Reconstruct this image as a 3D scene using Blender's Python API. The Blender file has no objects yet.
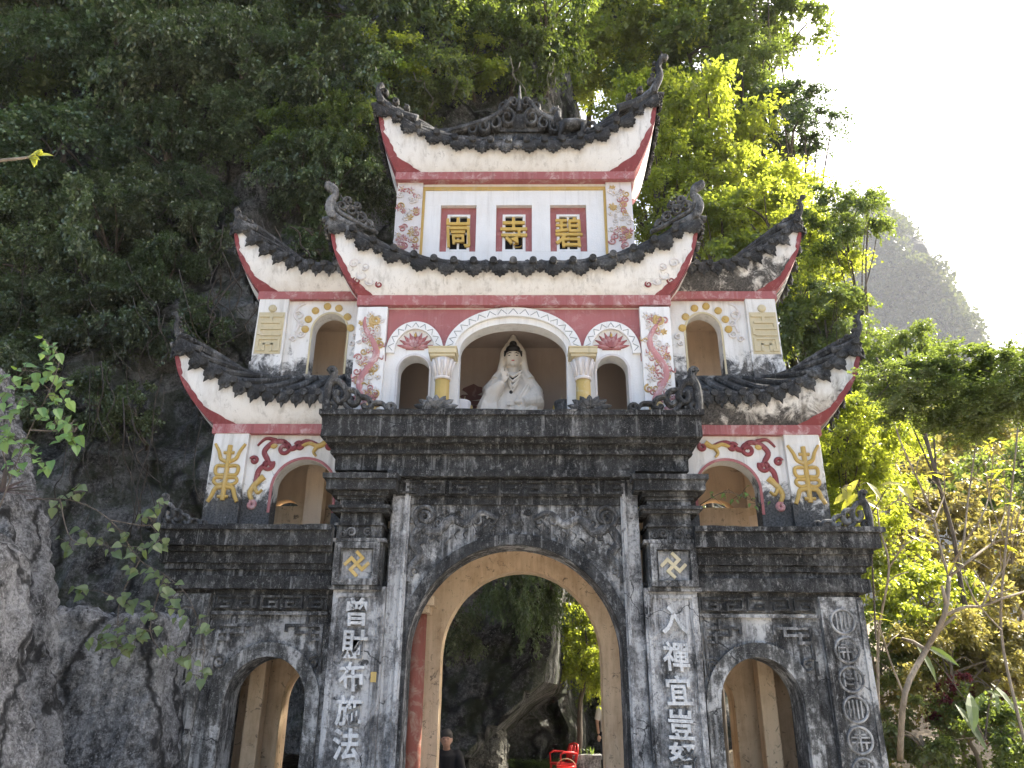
import bpy, bmesh, math, random
import numpy as np
from mathutils import Vector, Matrix, noise as mnoise

rad = math.radians
SC = bpy.context.scene
COL = SC.collection

# ------------------------------------------------------------------ camera, sky, sun, exposure
CAM_LOC = Vector((0.17, 0.0, 1.6)); FPX = 769.0; PITCH = 22.0; YAW = 1.0; ROLL = 0.45
_f = Vector((-math.sin(rad(YAW))*math.cos(rad(PITCH)), math.cos(rad(YAW))*math.cos(rad(PITCH)), math.sin(rad(PITCH))))
_r0 = Vector((math.cos(rad(YAW)), math.sin(rad(YAW)), 0)); _u0 = _r0.cross(_f)
_r = _r0*math.cos(rad(ROLL)) + _u0*math.sin(rad(ROLL)); _u = -_r0*math.sin(rad(ROLL)) + _u0*math.cos(rad(ROLL))
cam_data = bpy.data.cameras.new('camera'); cam = bpy.data.objects.new('camera', cam_data); COL.objects.link(cam)
cam_data.sensor_fit = 'HORIZONTAL'; cam_data.sensor_width = 36.0; cam_data.lens = 36.0*FPX/1024.0
cam_data.clip_start = 0.05; cam_data.clip_end = 5000
M3 = Matrix((_r, _u, -_f)).transposed()
cam.matrix_world = Matrix.Translation(CAM_LOC) @ M3.to_4x4()
SC.camera = cam

SUN_AZ = 61.0      # degrees from +Y towards +X: behind the gate, to the right
SUN_EL = 42.0
world = bpy.data.worlds.new('World'); SC.world = world; world.use_nodes = True
wn = world.node_tree.nodes; wl = world.node_tree.links
bg = wn['Background']; sky = wn.new('ShaderNodeTexSky'); sky.sky_type = 'NISHITA'; sky.sun_disc = False
sky.sun_elevation = rad(SUN_EL); sky.sun_rotation = rad(SUN_AZ)
sky.air_density = 1.0; sky.dust_density = 5.0; sky.ozone_density = 1.0; sky.altitude = 0
wl.new(sky.outputs[0], bg.inputs[0]); bg.inputs[1].default_value = 0.15
sd = bpy.data.lights.new('sun', 'SUN'); sun = bpy.data.objects.new('sun', sd); COL.objects.link(sun)
sd.energy = 5.0; sd.angle = rad(0.5); sd.color = (1.0, 0.93, 0.80)
sdir = Vector((math.sin(rad(SUN_AZ))*math.cos(rad(SUN_EL)), math.cos(rad(SUN_AZ))*math.cos(rad(SUN_EL)), math.sin(rad(SUN_EL))))
sun.rotation_euler = sdir.to_track_quat('Z', 'Y').to_euler(); sun.location = (20, 20, 30)
SC.view_settings.view_transform = 'Standard'; SC.view_settings.look = 'None'
SC.view_settings.exposure = 2.05; SC.view_settings.gamma = 1.0; SC.view_settings.use_curve_mapping = False
SC.render.engine = 'CYCLES'
cy = SC.cycles
cy.use_denoising = True; cy.use_adaptive_sampling = True; cy.adaptive_threshold = 0.015
cy.max_bounces = 8; cy.diffuse_bounces = 4; cy.transmission_bounces = 4; cy.transparent_max_bounces = 4; cy.volume_bounces = 0
cy.caustics_reflective = False; cy.caustics_refractive = False

def at(px, py, Y):
    """world point seen at a pixel of the photograph on the plane y=Y (used to read sizes off the photograph)"""
    d = _f*FPX + _r*(px-512) - _u*(py-384)
    return CAM_LOC + d*((Y-CAM_LOC.y)/d.y)

# ------------------------------------------------------------------ materials
class NT:
    def __init__(s, name):
        s.m = bpy.data.materials.new(name); s.m.use_nodes = True
        s.t = s.m.node_tree; s.n = s.t.nodes; s.l = s.t.links
        s.b = s.n['Principled BSDF']; s.out = s.n['Material Output']
        s.b.inputs['Specular IOR Level'].default_value = 0.25
    def add(s, t, **kw):
        n = s.n.new(t)
        for k, v in kw.items(): setattr(n, k, v)
        return n
    def link(s, a, b): s.l.new(a, b)
    def pos(s, scale=(1,1,1), obj=False):
        if obj: o = s.add('ShaderNodeTexCoord').outputs['Object']
        else: o = s.add('ShaderNodeNewGeometry').outputs['Position']
        mp = s.add('ShaderNodeMapping'); mp.inputs['Scale'].default_value = scale
        s.link(o, mp.inputs[0]); return mp.outputs[0]
    def noise(s, vec, scale, detail=6, rough=0.6, dist=0.0):
        n = s.add('ShaderNodeTexNoise'); n.inputs['Scale'].default_value = scale; n.inputs['Detail'].default_value = detail
        n.inputs['Roughness'].default_value = rough; n.inputs['Distortion'].default_value = dist
        s.link(vec, n.inputs['Vector']); return n.outputs['Fac']
    def ramp(s, fac, stops, interp='LINEAR'):
        r = s.add('ShaderNodeValToRGB'); r.color_ramp.interpolation = interp
        e = r.color_ramp.elements
        while len(e) < len(stops): e.new(0.5)
        for i, (p, c) in enumerate(stops):
            e[i].position = p
            e[i].color = (c, c, c, 1) if not isinstance(c, tuple) else (*c, 1)
        s.link(fac, r.inputs[0]); return r.outputs[0]
    def mix(s, fac, a, b, mode='MIX'):
        m = s.add('ShaderNodeMix', data_type='RGBA', blend_type=mode)
        for sock, v in ((m.inputs[0], fac), (m.inputs[6], a), (m.inputs[7], b)):
            if isinstance(v, (int, float)): sock.default_value = v
            elif isinstance(v, tuple): sock.default_value = (*v, 1)
            else: s.link(v, sock)
        return m.outputs[2]
    def math(s, op, a, b=None):
        m = s.add('ShaderNodeMath', operation=op)
        for sock, v in ((m.inputs[0], a), (m.inputs[1], b)):
            if v is None: continue
            if isinstance(v, (int, float)): sock.default_value = v
            else: s.link(v, sock)
        return m.outputs[0]
    def bump(s, h, strength=0.4, dist=0.02):
        b = s.add('ShaderNodeBump'); b.inputs['Strength'].default_value = strength; b.inputs['Distance'].default_value = dist
        s.link(h, b.inputs['Height']); s.link(b.outputs[0], s.b.inputs['Normal'])
    def fin(s, col, rough=0.85):
        if isinstance(col, tuple): s.b.inputs['Base Color'].default_value = (*col, 1)
        else: s.link(col, s.b.inputs['Base Color'])
        if isinstance(rough, (int, float)): s.b.inputs['Roughness'].default_value = rough
        else: s.link(rough, s.b.inputs['Roughness'])
        return s.m

def stone(name, black=0.5, light=(0.36,0.36,0.37), mid=(0.13,0.13,0.135), dark=(0.022,0.022,0.025), seed=0.0, obj=False):
    """old lime plaster under black lichen; black = how much of it is black"""
    t = NT(name); p = t.pos((1,1,1), obj); ps = t.pos((1.6,1.6,0.35), obj)
    a = t.noise(p, 1.7+seed, 8, 0.68, 0.4); b = t.noise(ps, 3.1+seed, 6, 0.65); c = t.noise(p, 26, 5, 0.7); d = t.noise(p, 90, 3, 0.6)
    f = t.math('ADD', t.math('MULTIPLY', a, 0.45), t.math('MULTIPLY', b, 0.38)); f = t.math('ADD', f, t.math('MULTIPLY', c, 0.17))
    k = 0.40 + 0.20*black
    col = t.ramp(f, [(k-0.07, dark), (k-0.005, tuple(0.55*x+0.45*y for x, y in zip(dark, mid))), (k+0.03, mid), (k+0.085, light)])
    big = t.ramp(t.noise(ps, 0.9+seed, 5, 0.6, 0.6), [(0.42, min(.8, max(.1, 1.35*black-.15))), (0.55, 0.0)])
    col = t.mix(big, col, t.mix(0.25, dark, mid))
    fl = t.noise(t.pos((1,1,0.55), obj), 17+seed, 7, 0.78)
    col = t.mix(t.math('MULTIPLY', t.ramp(fl, [(0.545, 0.0), (0.63, 1.0)]), 0.62), col, tuple(0.8*x for x in light))
    col = t.mix(t.math('MULTIPLY', t.ramp(fl, [(0.36, 1.0), (0.46, 0.0)]), 0.6), col, dark)
    dr = t.noise(t.pos((11,11,0.22), obj), 1.0, 6, 0.7); cv = t.noise(p, 1.1, 4, 0.6)
    col = t.mix(t.math('MULTIPLY', t.ramp(dr, [(0.52, 0.0), (0.62, 0.8)]), t.ramp(cv, [(0.45, 0.15), (0.6, 1.0)])), col, dark)
    col = t.mix(t.math('MULTIPLY', t.ramp(dr, [(0.36, 0.7), (0.44, 0.0)]), t.ramp(cv, [(0.42, 0.0), (0.58, 1.0)])), col, tuple(0.85*x for x in light))
    vo = t.add('ShaderNodeTexVoronoi', feature='DISTANCE_TO_EDGE'); vo.inputs['Scale'].default_value = 1.15
    wv = t.add('ShaderNodeVectorMath', operation='ADD'); nz = t.add('ShaderNodeTexNoise'); nz.inputs['Scale'].default_value = 3.0; nz.inputs['Detail'].default_value = 5; t.link(p, nz.inputs['Vector'])
    t.link(p, wv.inputs[0]); t.link(t.mix(0.5, (0.5,0.5,0.5), nz.outputs['Color']), wv.inputs[1]); t.link(wv.outputs[0], vo.inputs['Vector'])
    col = t.mix(t.math('MULTIPLY', t.ramp(vo.outputs['Distance'], [(0.004, 0.9), (0.012, 0.0)]), t.ramp(cv, [(0.5, 0.0), (0.56, 1.0)])), col, dark)
    sp = t.ramp(d, [(0.60, 0.0), (0.72, 1.0)])
    col = t.mix(t.math('MULTIPLY', sp, 0.55), col, light)
    spots = t.ramp(t.noise(p, 11, 4, 0.75), [(0.30, 0.75), (0.42, 0.0)])
    col = t.mix(spots, col, dark)
    t.bump(t.math('ADD', c, t.math('MULTIPLY', d, 0.8)), 0.85, 0.022)
    return t.fin(col, 0.9)

def plaster(name, base=(0.74,0.73,0.70), stain=0.35, mould=None, tint=(0.50,0.44,0.36), moss=(0.03,0.03,0.032), msoft=0.35, streak=1.0, spots=0.33):
    """whitewashed plaster; mould = list of (height of the stain's upper edge) for black rising damp"""
    t = NT(name); p = t.pos(); ps = t.pos((2.2,2.2,0.3))
    a = t.noise(p, 2.3, 7, 0.65, 0.3); b = t.noise(ps, 4.0, 6, 0.7); c = t.noise(p, 40, 4, 0.6)
    f = t.math('ADD', t.math('MULTIPLY', a, 0.5), t.math('MULTIPLY', b, 0.5))
    m1 = t.ramp(f, [(0.50-0.06*stain, 0.0), (0.68, 0.85)])
    col = t.mix(t.math('MULTIPLY', m1, stain*1.6), base, tint)
    cr = t.ramp(t.noise(p, 7.5, 8, 0.8, 1.2), [(spots-0.03, 0.95), (spots+0.03, 0.0)])
    col = t.mix(t.math('MULTIPLY', cr, min(1.0, 0.8*stain+0.15)), col, moss)
    if mould is not None:
        z = t.add('ShaderNodeSeparateXYZ'); t.link(t.add('ShaderNodeNewGeometry').outputs['Position'], z.inputs[0])
        acc = None
        nn = t.math('MULTIPLY', t.math('SUBTRACT', t.noise(p, 4.2, 8, 0.72, 0.5), 0.5), 1.5)
        for (z0, z1) in mould:
            up = t.math('SUBTRACT', z1, z.outputs[2]); up = t.math('ADD', t.math('DIVIDE', up, msoft), t.math('MULTIPLY', nn, 3.6))
            up = t.ramp(up, [(0.0, 0.0), (0.7, 1.0)])
            lo = t.math('GREATER_THAN', z.outputs[2], z0); g = t.math('MULTIPLY', up, lo)
            acc = g if acc is None else t.math('MAXIMUM', acc, g)
        fine = t.ramp(c, [(0.30, 1.0), (0.75, 0.82)])
        col = t.mix(t.math('MULTIPLY', acc, fine), col, moss)
    st = t.noise(t.pos((9,9,0.35)), 1.0, 6, 0.7)
    col = t.mix(t.math('MULTIPLY', t.ramp(st, [(0.53, 0.0), (0.70, 0.8)]), min(1.0, stain*1.3)*streak), col, tuple(0.45*x for x in tint))
    t.bump(t.math('ADD', a, t.math('MULTIPLY', c, 0.5)), 0.35, 0.015)
    return t.fin(col, 0.85)

def paint(name, base, worn=(0.72,0.68,0.64), amount=0.3, moss=True, rough=0.8):
    t = NT(name); p = t.pos((1,1,1)); a = t.noise(p, 6.0, 8, 0.72, 0.6); c = t.noise(p, 45, 4, 0.6); b = t.noise(p, 1.8, 4, 0.6)
    col = t.mix(t.ramp(b, [(0.35, 0.0), (0.7, 0.45)]), base, tuple(0.6*x for x in base))
    col = t.mix(t.ramp(a, [(0.60-0.2*amount, 0.0), (0.72-0.1*amount, min(1.0, 0.35+amount))]), col, worn)
    if moss: col = t.mix(t.ramp(t.noise(p, 9.0, 7, 0.8), [(0.28, 0.85), (0.37, 0.0)]), col, (0.05,0.045,0.045))
    st = t.noise(t.pos((8,8,0.5)), 1.0, 6, 0.72)
    col = t.mix(t.ramp(st, [(0.52, 0.0), (0.70, 0.15+amount)]), col, tuple(0.5*x+0.5*y for x, y in zip(base, worn)))
    col = t.mix(t.ramp(t.noise(t.pos((14,14,0.6)), 1.0, 5, 0.7), [(0.56, 0.0), (0.74, 0.45)]), col, tuple(0.35*x for x in base))
    t.bump(c, 0.25, 0.01)
    return t.fin(col, rough)

M = {}
M['stone'] = stone('weathered_stone', 0.40, light=(0.48,0.475,0.46), mid=(0.12,0.118,0.114), dark=(0.014,0.0135,0.013))
M['stone_black'] = stone('blackened_stone', 0.66, light=(0.33,0.327,0.315), mid=(0.085,0.084,0.081), dark=(0.012,0.012,0.012))
M['stone_pale'] = stone('pale_stone', 0.24, light=(0.52,0.515,0.505), mid=(0.22,0.217,0.213), dark=(0.018,0.018,0.018))
M['stone_relief'] = stone('relief_stone', 0.50, light=(0.38,0.378,0.37), mid=(0.13,0.128,0.125), dark=(0.02,0.02,0.02), seed=.4)
M['stone_char'] = stone('whitewashed_character', 0.08, light=(0.66,0.66,0.65), mid=(0.50,0.50,0.49), dark=(0.24,0.24,0.24))
M['stone_key'] = stone('worn_key_stone', 0.60, light=(0.27,0.268,0.26), mid=(0.085,0.084,0.08), dark=(0.015,0.015,0.015), seed=.3)
M['stone_medal'] = stone('medallion_stone', 0.34, light=(0.46,0.455,0.445), mid=(0.27,0.267,0.26), dark=(0.07,0.07,0.07), seed=.2)
M['stone_wing'] = stone('wing_stone', 0.34, light=(0.44,0.435,0.42), mid=(0.11,0.108,0.10), dark=(0.02,0.02,0.02), seed=.8)
M['tile'] = stone('sooty_roof_tile', 0.56, light=(0.22,0.218,0.21), mid=(0.075,0.074,0.071), dark=(0.022,0.022,0.022))
M['ornament'] = stone('grey_ornament', 0.48, light=(0.26,0.258,0.25), mid=(0.10,0.099,0.096), dark=(0.025,0.025,0.025))
M['white'] = plaster('white_plaster', (0.72,0.715,0.70), 0.28, tint=(0.56,0.53,0.48))
M['cove'] = plaster('cove_plaster', (0.72,0.715,0.70), 0.48, tint=(0.47,0.44,0.40), moss=(0.05,0.047,0.043), spots=0.375)
M['cove_black'] = plaster('mouldy_cove_plaster', (0.66,0.65,0.63), 0.75, mould=[(4.0, 5.42), (6.9, 7.58)], msoft=0.5, tint=(0.34,0.31,0.27), moss=(0.022,0.021,0.022))
M['tower'] = plaster('tower_plaster', (0.68,0.67,0.645), 0.45, mould=[(3.0, 4.16), (5.4, 6.08)], msoft=0.36, tint=(0.46,0.42,0.35), moss=(0.022,0.022,0.023))
M['tan'] = plaster('tan_plaster', (0.66,0.53,0.40), 0.5, tint=(0.44,0.32,0.22), moss=(0.10,0.07,0.05), streak=0.2, spots=0.36)
M['tan_bright'] = plaster('ochre_plaster', (0.66,0.51,0.345), 0.85, tint=(0.42,0.29,0.175), moss=(0.07,0.055,0.045), streak=0.15, spots=0.40)
M['niche'] = plaster('niche_plaster', (0.42,0.345,0.295), 0.30, tint=(0.31,0.24,0.20), moss=(0.16,0.09,0.08), streak=0.2)
M['red'] = paint('faded_red_paint', (0.35,0.122,0.124), (0.60,0.48,0.465), amount=0.42)
M['red_dark'] = paint('dark_red_paint', (0.24,0.06,0.066), (0.46,0.29,0.28), 0.25)
M['pink'] = paint('pink_red_plaster', (0.36,0.135,0.135), (0.48,0.29,0.28), 0.3, moss=False)
M['yellow'] = paint('ochre_yellow_paint', (0.50,0.345,0.11), (0.54,0.48,0.37), 0.25)
M['gold'] = paint('gold_paint', (0.58,0.38,0.09), (0.6,0.48,0.25), 0.1, moss=False, rough=0.5)
M['cream'] = paint('cream_paint', (0.53,0.46,0.30), (0.55,0.52,0.45), 0.2)
M['column_red'] = paint('red_column_paint', (0.30,0.10,0.07), (0.40,0.28,0.20), 0.5)
M['toothline'] = plaster('grey_tooth_line', (0.30,0.32,0.32), 0.2)
M['black'] = NT('painted_dark_opening').fin((0.008,0.008,0.009), 0.9)
M['statue'] = plaster('statue_white', (0.60,0.55,0.48), 0.34, tint=(0.42,0.36,0.29))
M['hair'] = NT('black_lacquer').fin((0.012,0.011,0.011), 0.45)
M['lip'] = NT('red_lip').fin((0.45,0.05,0.05), 0.5)
M['relief_pink'] = paint('relief_rose', (0.46,0.22,0.22), (0.64,0.57,0.55), 0.45, moss=False)
M['relief_white'] = paint('relief_white', (0.66,0.63,0.615), (0.48,0.41,0.42), 0.25, moss=False)
M['relief_yellow'] = paint('relief_yellow', (0.50,0.36,0.16), (0.54,0.48,0.38), 0.3, moss=False)

def rock_mat(name, tone=1.0, warm=0.0, moss=0.0, k=1.0):
    t = NT(name); p = t.pos(); a = t.noise(p, 0.9*k, 9, 0.66); c = t.noise(p, 7*k, 9, 0.78); d = t.noise(p, 30*k, 5, 0.8); pit = t.noise(p, 13*k, 7, 0.8)
    v = t.noise(t.pos((2.2,2.2,0.4)), 1.5*k, 8, 0.72)
    f = t.math('ADD', t.math('MULTIPLY', a, 0.30), t.math('MULTIPLY', c, 0.45)); f = t.math('ADD', f, t.math('MULTIPLY', v, 0.25))
    g = lambda x: (x*tone, (x-0.02*x*warm*2)*tone, (x-0.22*x*warm)*tone)
    col = t.ramp(f, [(0.43, g(0.035)), (0.475, g(0.12)), (0.52, g(0.21)), (0.565, g(0.30)), (0.61, g(0.44))])
    col = t.mix(t.math('MULTIPLY', t.ramp(d, [(0.54, 0.0), (0.60, 1.0)]), 0.55), col, g(0.40))
    col = t.mix(t.math('MULTIPLY', t.ramp(d, [(0.40, 1.0), (0.47, 0.0)]), 0.65), col, g(0.045))
    col = t.mix(t.ramp(pit, [(0.36, 0.95), (0.41, 0.0)]), col, g(0.018))
    vo = t.add('ShaderNodeTexVoronoi', feature='DISTANCE_TO_EDGE'); vo.inputs['Scale'].default_value = 0.8*k
    w = t.add('ShaderNodeVectorMath', operation='ADD'); t.link(t.pos((1,1,0.45)), w.inputs[0])
    nz = t.add('ShaderNodeTexNoise'); nz.inputs['Scale'].default_value = 2.2*k; nz.inputs['Detail'].default_value = 6; t.link(p, nz.inputs['Vector'])
    t.link(t.mix(0.6, (0.5,0.5,0.5), nz.outputs['Color']), w.inputs[1]); t.link(w.outputs[0], vo.inputs['Vector'])
    cr = t.ramp(vo.outputs['Distance'], [(0.008, 0.9), (0.035, 0.0)])
    col = t.mix(cr, col, g(0.015))
    if moss: col = t.mix(t.ramp(t.noise(p, 2.2, 6, 0.7), [(0.48, 0.0), (0.56, moss)]), col, (0.03,0.042,0.016))
    h = t.math('ADD', c, t.math('MULTIPLY', d, 0.5)); h = t.math('SUBTRACT', h, t.math('MULTIPLY', cr, 0.4))
    t.bump(h, 1.0, 0.09/k)
    return t.fin(col, 0.92)
M['rock'] = rock_mat('limestone', 1.3)
M['cliff'] = rock_mat('mossy_cliff_limestone', 0.72, 0.3, 0.6, 0.6)
M['rock_warm'] = rock_mat('warm_limestone', 1.0, 0.8)
M['karst'] = rock_mat('karst_hill_rock', 0.5, 0.3, 0.9, 0.03)

def leaf_mat(name, c1, c2, trans, tw=0.4, rough=0.45):
    t = NT(name); g = t.add('ShaderNodeNewGeometry'); oi = t.add('ShaderNodeObjectInfo')
    col = t.ramp(g.outputs['Random Per Island'], [(0.0, c1), (0.85, c2), (1.0, tuple(min(1, x*1.7) for x in c2))])
    hs = t.add('ShaderNodeHueSaturation'); t.link(col, hs.inputs['Color'])
    t.link(t.math('ADD', t.math('MULTIPLY', oi.outputs['Random'], 0.75), 0.68), hs.inputs['Value']); t.link(t.math('ADD', t.math('MULTIPLY', t.math('FRACT', t.math('MULTIPLY', oi.outputs['Random'], 7.31)), 0.05), 0.47), hs.inputs['Hue']); t.link(t.math('ADD', t.math('MULTIPLY', t.math('FRACT', t.math('MULTIPLY', oi.outputs['Random'], 3.77)), 0.4), 0.7), hs.inputs['Saturation'])
    t.fin(hs.outputs[0], rough); t.b.inputs['Specular IOR Level'].default_value = 0.6
    tr = t.add('ShaderNodeBsdfTranslucent'); mx = t.add('ShaderNodeMixShader'); mx.inputs[0].default_value = tw
    tc = t.mix(g.outputs['Random Per Island'], trans, tuple(0.6*x for x in trans)); t.link(tc, tr.inputs[0])
    t.link(t.b.outputs[0], mx.inputs[1]); t.link(tr.outputs[0], mx.inputs[2]); t.link(mx.outputs[0], t.out.inputs[0])
    return t.m
M['leaf_shade'] = leaf_mat('shaded_leaf', (0.030,0.049,0.022), (0.092,0.128,0.058), (0.16,0.25,0.05), 0.32, 0.36)  # darker copy of the leaf; shade is put into its colour
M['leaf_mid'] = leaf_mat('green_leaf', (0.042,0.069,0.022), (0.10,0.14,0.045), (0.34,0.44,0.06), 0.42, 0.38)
M['leaf_sun'] = leaf_mat('sunlit_leaf', (0.060,0.09,0.020), (0.13,0.17,0.04), (0.70,0.78,0.07), 0.55, 0.40)  # brighter, yellower copy of the leaf; sunlight is put into its colour
M['leaf_dry'] = leaf_mat('yellowing_leaf', (0.14,0.14,0.03), (0.24,0.21,0.07), (0.50,0.44,0.10), 0.45)
M['leaf_vine'] = leaf_mat('vine_leaf', (0.075,0.15,0.03), (0.16,0.24,0.06), (0.32,0.46,0.06), 0.35)
M['leaf_red'] = leaf_mat('purple_leaf', (0.10,0.02,0.03), (0.20,0.04,0.05), (0.35,0.06,0.07), 0.35)
M['leaf_lime'] = leaf_mat('lime_leaf', (0.25,0.30,0.03), (0.38,0.40,0.04), (0.65,0.65,0.05), 0.5)
M['grass'] = leaf_mat('strap_grass', (0.030,0.060,0.020), (0.075,0.12,0.04), (0.16,0.26,0.05), 0.3)
M['leaf_far'] = leaf_mat('hill_forest_leaf', (0.035,0.055,0.02), (0.08,0.10,0.04), (0.16,0.19,0.05), 0.3)
def bark(name, a, b):
    t = NT(name); p = t.pos((3,3,0.7), True); n = t.noise(p, 5, 7, 0.7, 0.5)
    t.bump(n, 0.7, 0.03); return t.fin(t.ramp(n, [(0.3, a), (0.7, b)]), 0.9)
M['bark'] = bark('bark', (0.045,0.036,0.028), (0.16,0.135,0.11))
M['bark_dark'] = bark('dark_bark', (0.018,0.015,0.012), (0.075,0.062,0.05))
M['bark_pale'] = bark('pale_bark', (0.14,0.115,0.085), (0.36,0.31,0.25))

# ------------------------------------------------------------------ mesh builder
class MB:
    def __init__(s): s.v = []; s.f = []; s.mi = []; s.m = 0
    def add(s, vs, fs):
        o = len(s.v); s.v.extend([tuple(p) for p in vs]); s.f.extend([tuple(i+o for i in f) for f in fs]); s.mi.extend([s.m]*len(fs))
    def box(s, x0, x1, y0, y1, z0, z1, top=None):
        """axis box; top=(dx,dy) shrinks the upper face (taper)"""
        if x0 > x1: x0, x1 = x1, x0
        a, b = top or (0, 0)
        vs = [(x0,y0,z0),(x1,y0,z0),(x1,y1,z0),(x0,y1,z0),(x0+a,y0+b,z1),(x1-a,y0+b,z1),(x1-a,y1-b,z1),(x0+a,y1-b,z1)]
        s.add(vs, [(0,3,2,1),(4,5,6,7),(0,1,5,4),(1,2,6,5),(2,3,7,6),(3,0,4,7)])
    def prism(s, poly, y0, y1, xf=None, inset=0.0):
        """poly [(x,z)] extruded from y0 (front) to y1; xf maps (x,y,z) to a point; inset chamfers the front"""
        n = len(poly); cx = sum(p[0] for p in poly)/n; cz = sum(p[1] for p in poly)/n
        k = 1.0-inset
        fr = [(cx+(p[0]-cx)*k, y0, cz+(p[1]-cz)*k) for p in poly]
        mi = [(p[0], y0+(y1-y0)*0.35 if inset else y0, p[1]) for p in poly]; bk = [(p[0], y1, p[1]) for p in poly]
        rows = [fr, mi, bk] if inset else [fr, bk]
        vs = [p for r in rows for p in r]; fs = [tuple(range(n))[::-1]]
        for r in range(len(rows)-1):
            for i in range(n):
                j = (i+1) % n; fs.append((r*n+i, r*n+j, (r+1)*n+j, (r+1)*n+i))
        fs.append(tuple((len(rows)-1)*n+i for i in range(n)))
        if xf: vs = [xf(*p) for p in vs]
        s.add(vs, fs)
    def tube(s, path, rad_, n=8, caps=True):
        path = [Vector(p) for p in path]
        if len(path) < 2: return
        rs = rad_ if isinstance(rad_, (list, tuple)) else [rad_]*len(path)
        t = (path[1]-path[0]).normalized(); up = Vector((0,0,1)) if abs(t.z) < 0.9 else Vector((0,1,0))
        a = t.cross(up).normalized(); vs = []
        for i, p in enumerate(path):
            if i == 0: d = path[1]-path[0]
            elif i == len(path)-1: d = path[-1]-path[-2]
            else: d = path[i+1]-path[i-1]
            d.normalize(); a = (a-d*a.dot(d))
            if a.length < 1e-6: a = d.orthogonal()
            a.normalize(); b = d.cross(a)
            for k in range(n):
                w = 2*math.pi*k/n; vs.append(p+(a*math.cos(w)+b*math.sin(w))*rs[i])
        fs = []
        for i in range(len(path)-1):
            for k in range(n):
                k2 = (k+1) % n; fs.append((i*n+k, i*n+k2, (i+1)*n+k2, (i+1)*n+k))
        if caps: fs.append(tuple(range(n))[::-1]); fs.append(tuple((len(path)-1)*n+k for k in range(n)))
        s.add(vs, fs)
    def ribbon(s, pts, w, d, xf, taper=(1,1)):
        """rounded relief strip following 2-D pts (x,z) in a plane; w half width, d depth (towards the front, -y); xf(x,y,z)->world"""
        P = [Vector((p[0], p[1])) for p in pts]; n = len(P); vs = []; prof = [(-1,0),(-0.85,0.6),(-0.35,1.0),(0.35,1.0),(0.85,0.6),(1,0)]
        for i in range(n):
            q = P[min(i+1,n-1)]-P[max(i-1,0)]
            if q.length < 1e-9: q = Vector((1,0))
            q.normalize(); nn = Vector((-q.y, q.x)); u = i/max(1,n-1)
            ww = (w[i] if isinstance(w, list) else w*(taper[0]*(1-u)+taper[1]*u))
            for a, b in prof:
                c = P[i]+nn*(a*ww); vs.append(xf(c.x, -b*d, c.y))
            
        k = len(prof); fs = []
        for i in range(n-1):
            for j in range(k-1): fs.append((i*k+j, (i+1)*k+j, (i+1)*k+j+1, i*k+j+1))
            fs.append((i*k+k-1, (i+1)*k+k-1, (i+1)*k, i*k))
        fs.append(tuple(range(k))); fs.append(tuple((n-1)*k+j for j in range(k))[::-1])
        s.add(vs, fs)
    def lathe(s, prof, c, n=20, sy=1.0):
        vs = []; m = len(prof)
        for (r, z) in prof:
            for k in range(n):
                w = 2*math.pi*k/n; vs.append((c[0]+r*math.cos(w), c[1]+sy*r*math.sin(w), c[2]+z))
        fs = []
        for i in range(m-1):
            for k in range(n):
                k2 = (k+1) % n; fs.append((i*n+k, i*n+k2, (i+1)*n+k2, (i+1)*n+k))
        fs.append(tuple(range(n))[::-1]); fs.append(tuple((m-1)*n+k for k in range(n)))
        s.add(vs, fs)
    def ball(s, c, r, n=14, m=9, rot=None):
        rx, ry, rz = r if isinstance(r, (tuple, list)) else (r, r, r); vs = []
        R = rot or Matrix.Identity(3)
        for i in range(1, m):
            th = math.pi*i/m
            for k in range(n):
                w = 2*math.pi*k/n; vs.append(Vector(c)+R @ Vector((rx*math.sin(th)*math.cos(w), ry*math.sin(th)*math.sin(w), rz*math.cos(th))))
        vs.append(Vector(c)+R @ Vector((0,0,rz))); vs.append(Vector(c)+R @ Vector((0,0,-rz))); T = len(vs)-2; B = T+1; fs = []
        for i in range(m-2):
            for k in range(n):
                k2 = (k+1) % n; fs.append((i*n+k, (i+1)*n+k, (i+1)*n+k2, i*n+k2))
        for k in range(n):
            k2 = (k+1) % n; fs.append((T, k, k2)); fs.append((B, (m-2)*n+k2, (m-2)*n+k))
        s.add(vs, fs)
    def grid(s, rows, flip=False):
        n = len(rows[0]); vs = [p for r in rows for p in r]; fs = []
        for i in range(len(rows)-1):
            for j in range(n-1):
                f = (i*n+j, i*n+j+1, (i+1)*n+j+1, (i+1)*n+j); fs.append(f[::-1] if flip else f)
        s.add(vs, fs)
    def wall(s, x0, x1, y0, y1, z0, z1, arches=(), n=20, m_in=None):
        """wall slab with arched openings; arch = (cx, half width, sill z, spring z, crown z)"""
        base = s.m; x = x0
        for (cx, hw, zs, zp, zc) in sorted(arches):
            if cx-hw > x+1e-6: s.box(x, cx-hw, y0, y1, z0, z1)
            if zs > z0+1e-6: s.box(cx-hw, cx+hw, y0, y1, z0, zs)
            xs = [cx-hw*math.cos(math.pi*i/n) for i in range(n+1)]
            zz = [zp+(zc-zp)*math.sqrt(max(0.0, 1-((q-cx)/hw)**2)) for q in xs]
            for i in range(n):
                a, b, za, zb = xs[i], xs[i+1], zz[i], zz[i+1]
                s.add([(a,y0,za),(b,y0,zb),(b,y0,z1),(a,y0,z1),(a,y1,za),(b,y1,zb),(b,y1,z1),(a,y1,z1)],
                      [(0,1,2,3),(5,4,7,6),(3,2,6,7)])
                if m_in is not None: s.m = m_in
                s.add([(a,y0,za),(b,y0,zb),(b,y1,zb),(a,y1,za)], [(0,3,2,1)]); s.m = base
            x = cx+hw
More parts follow.
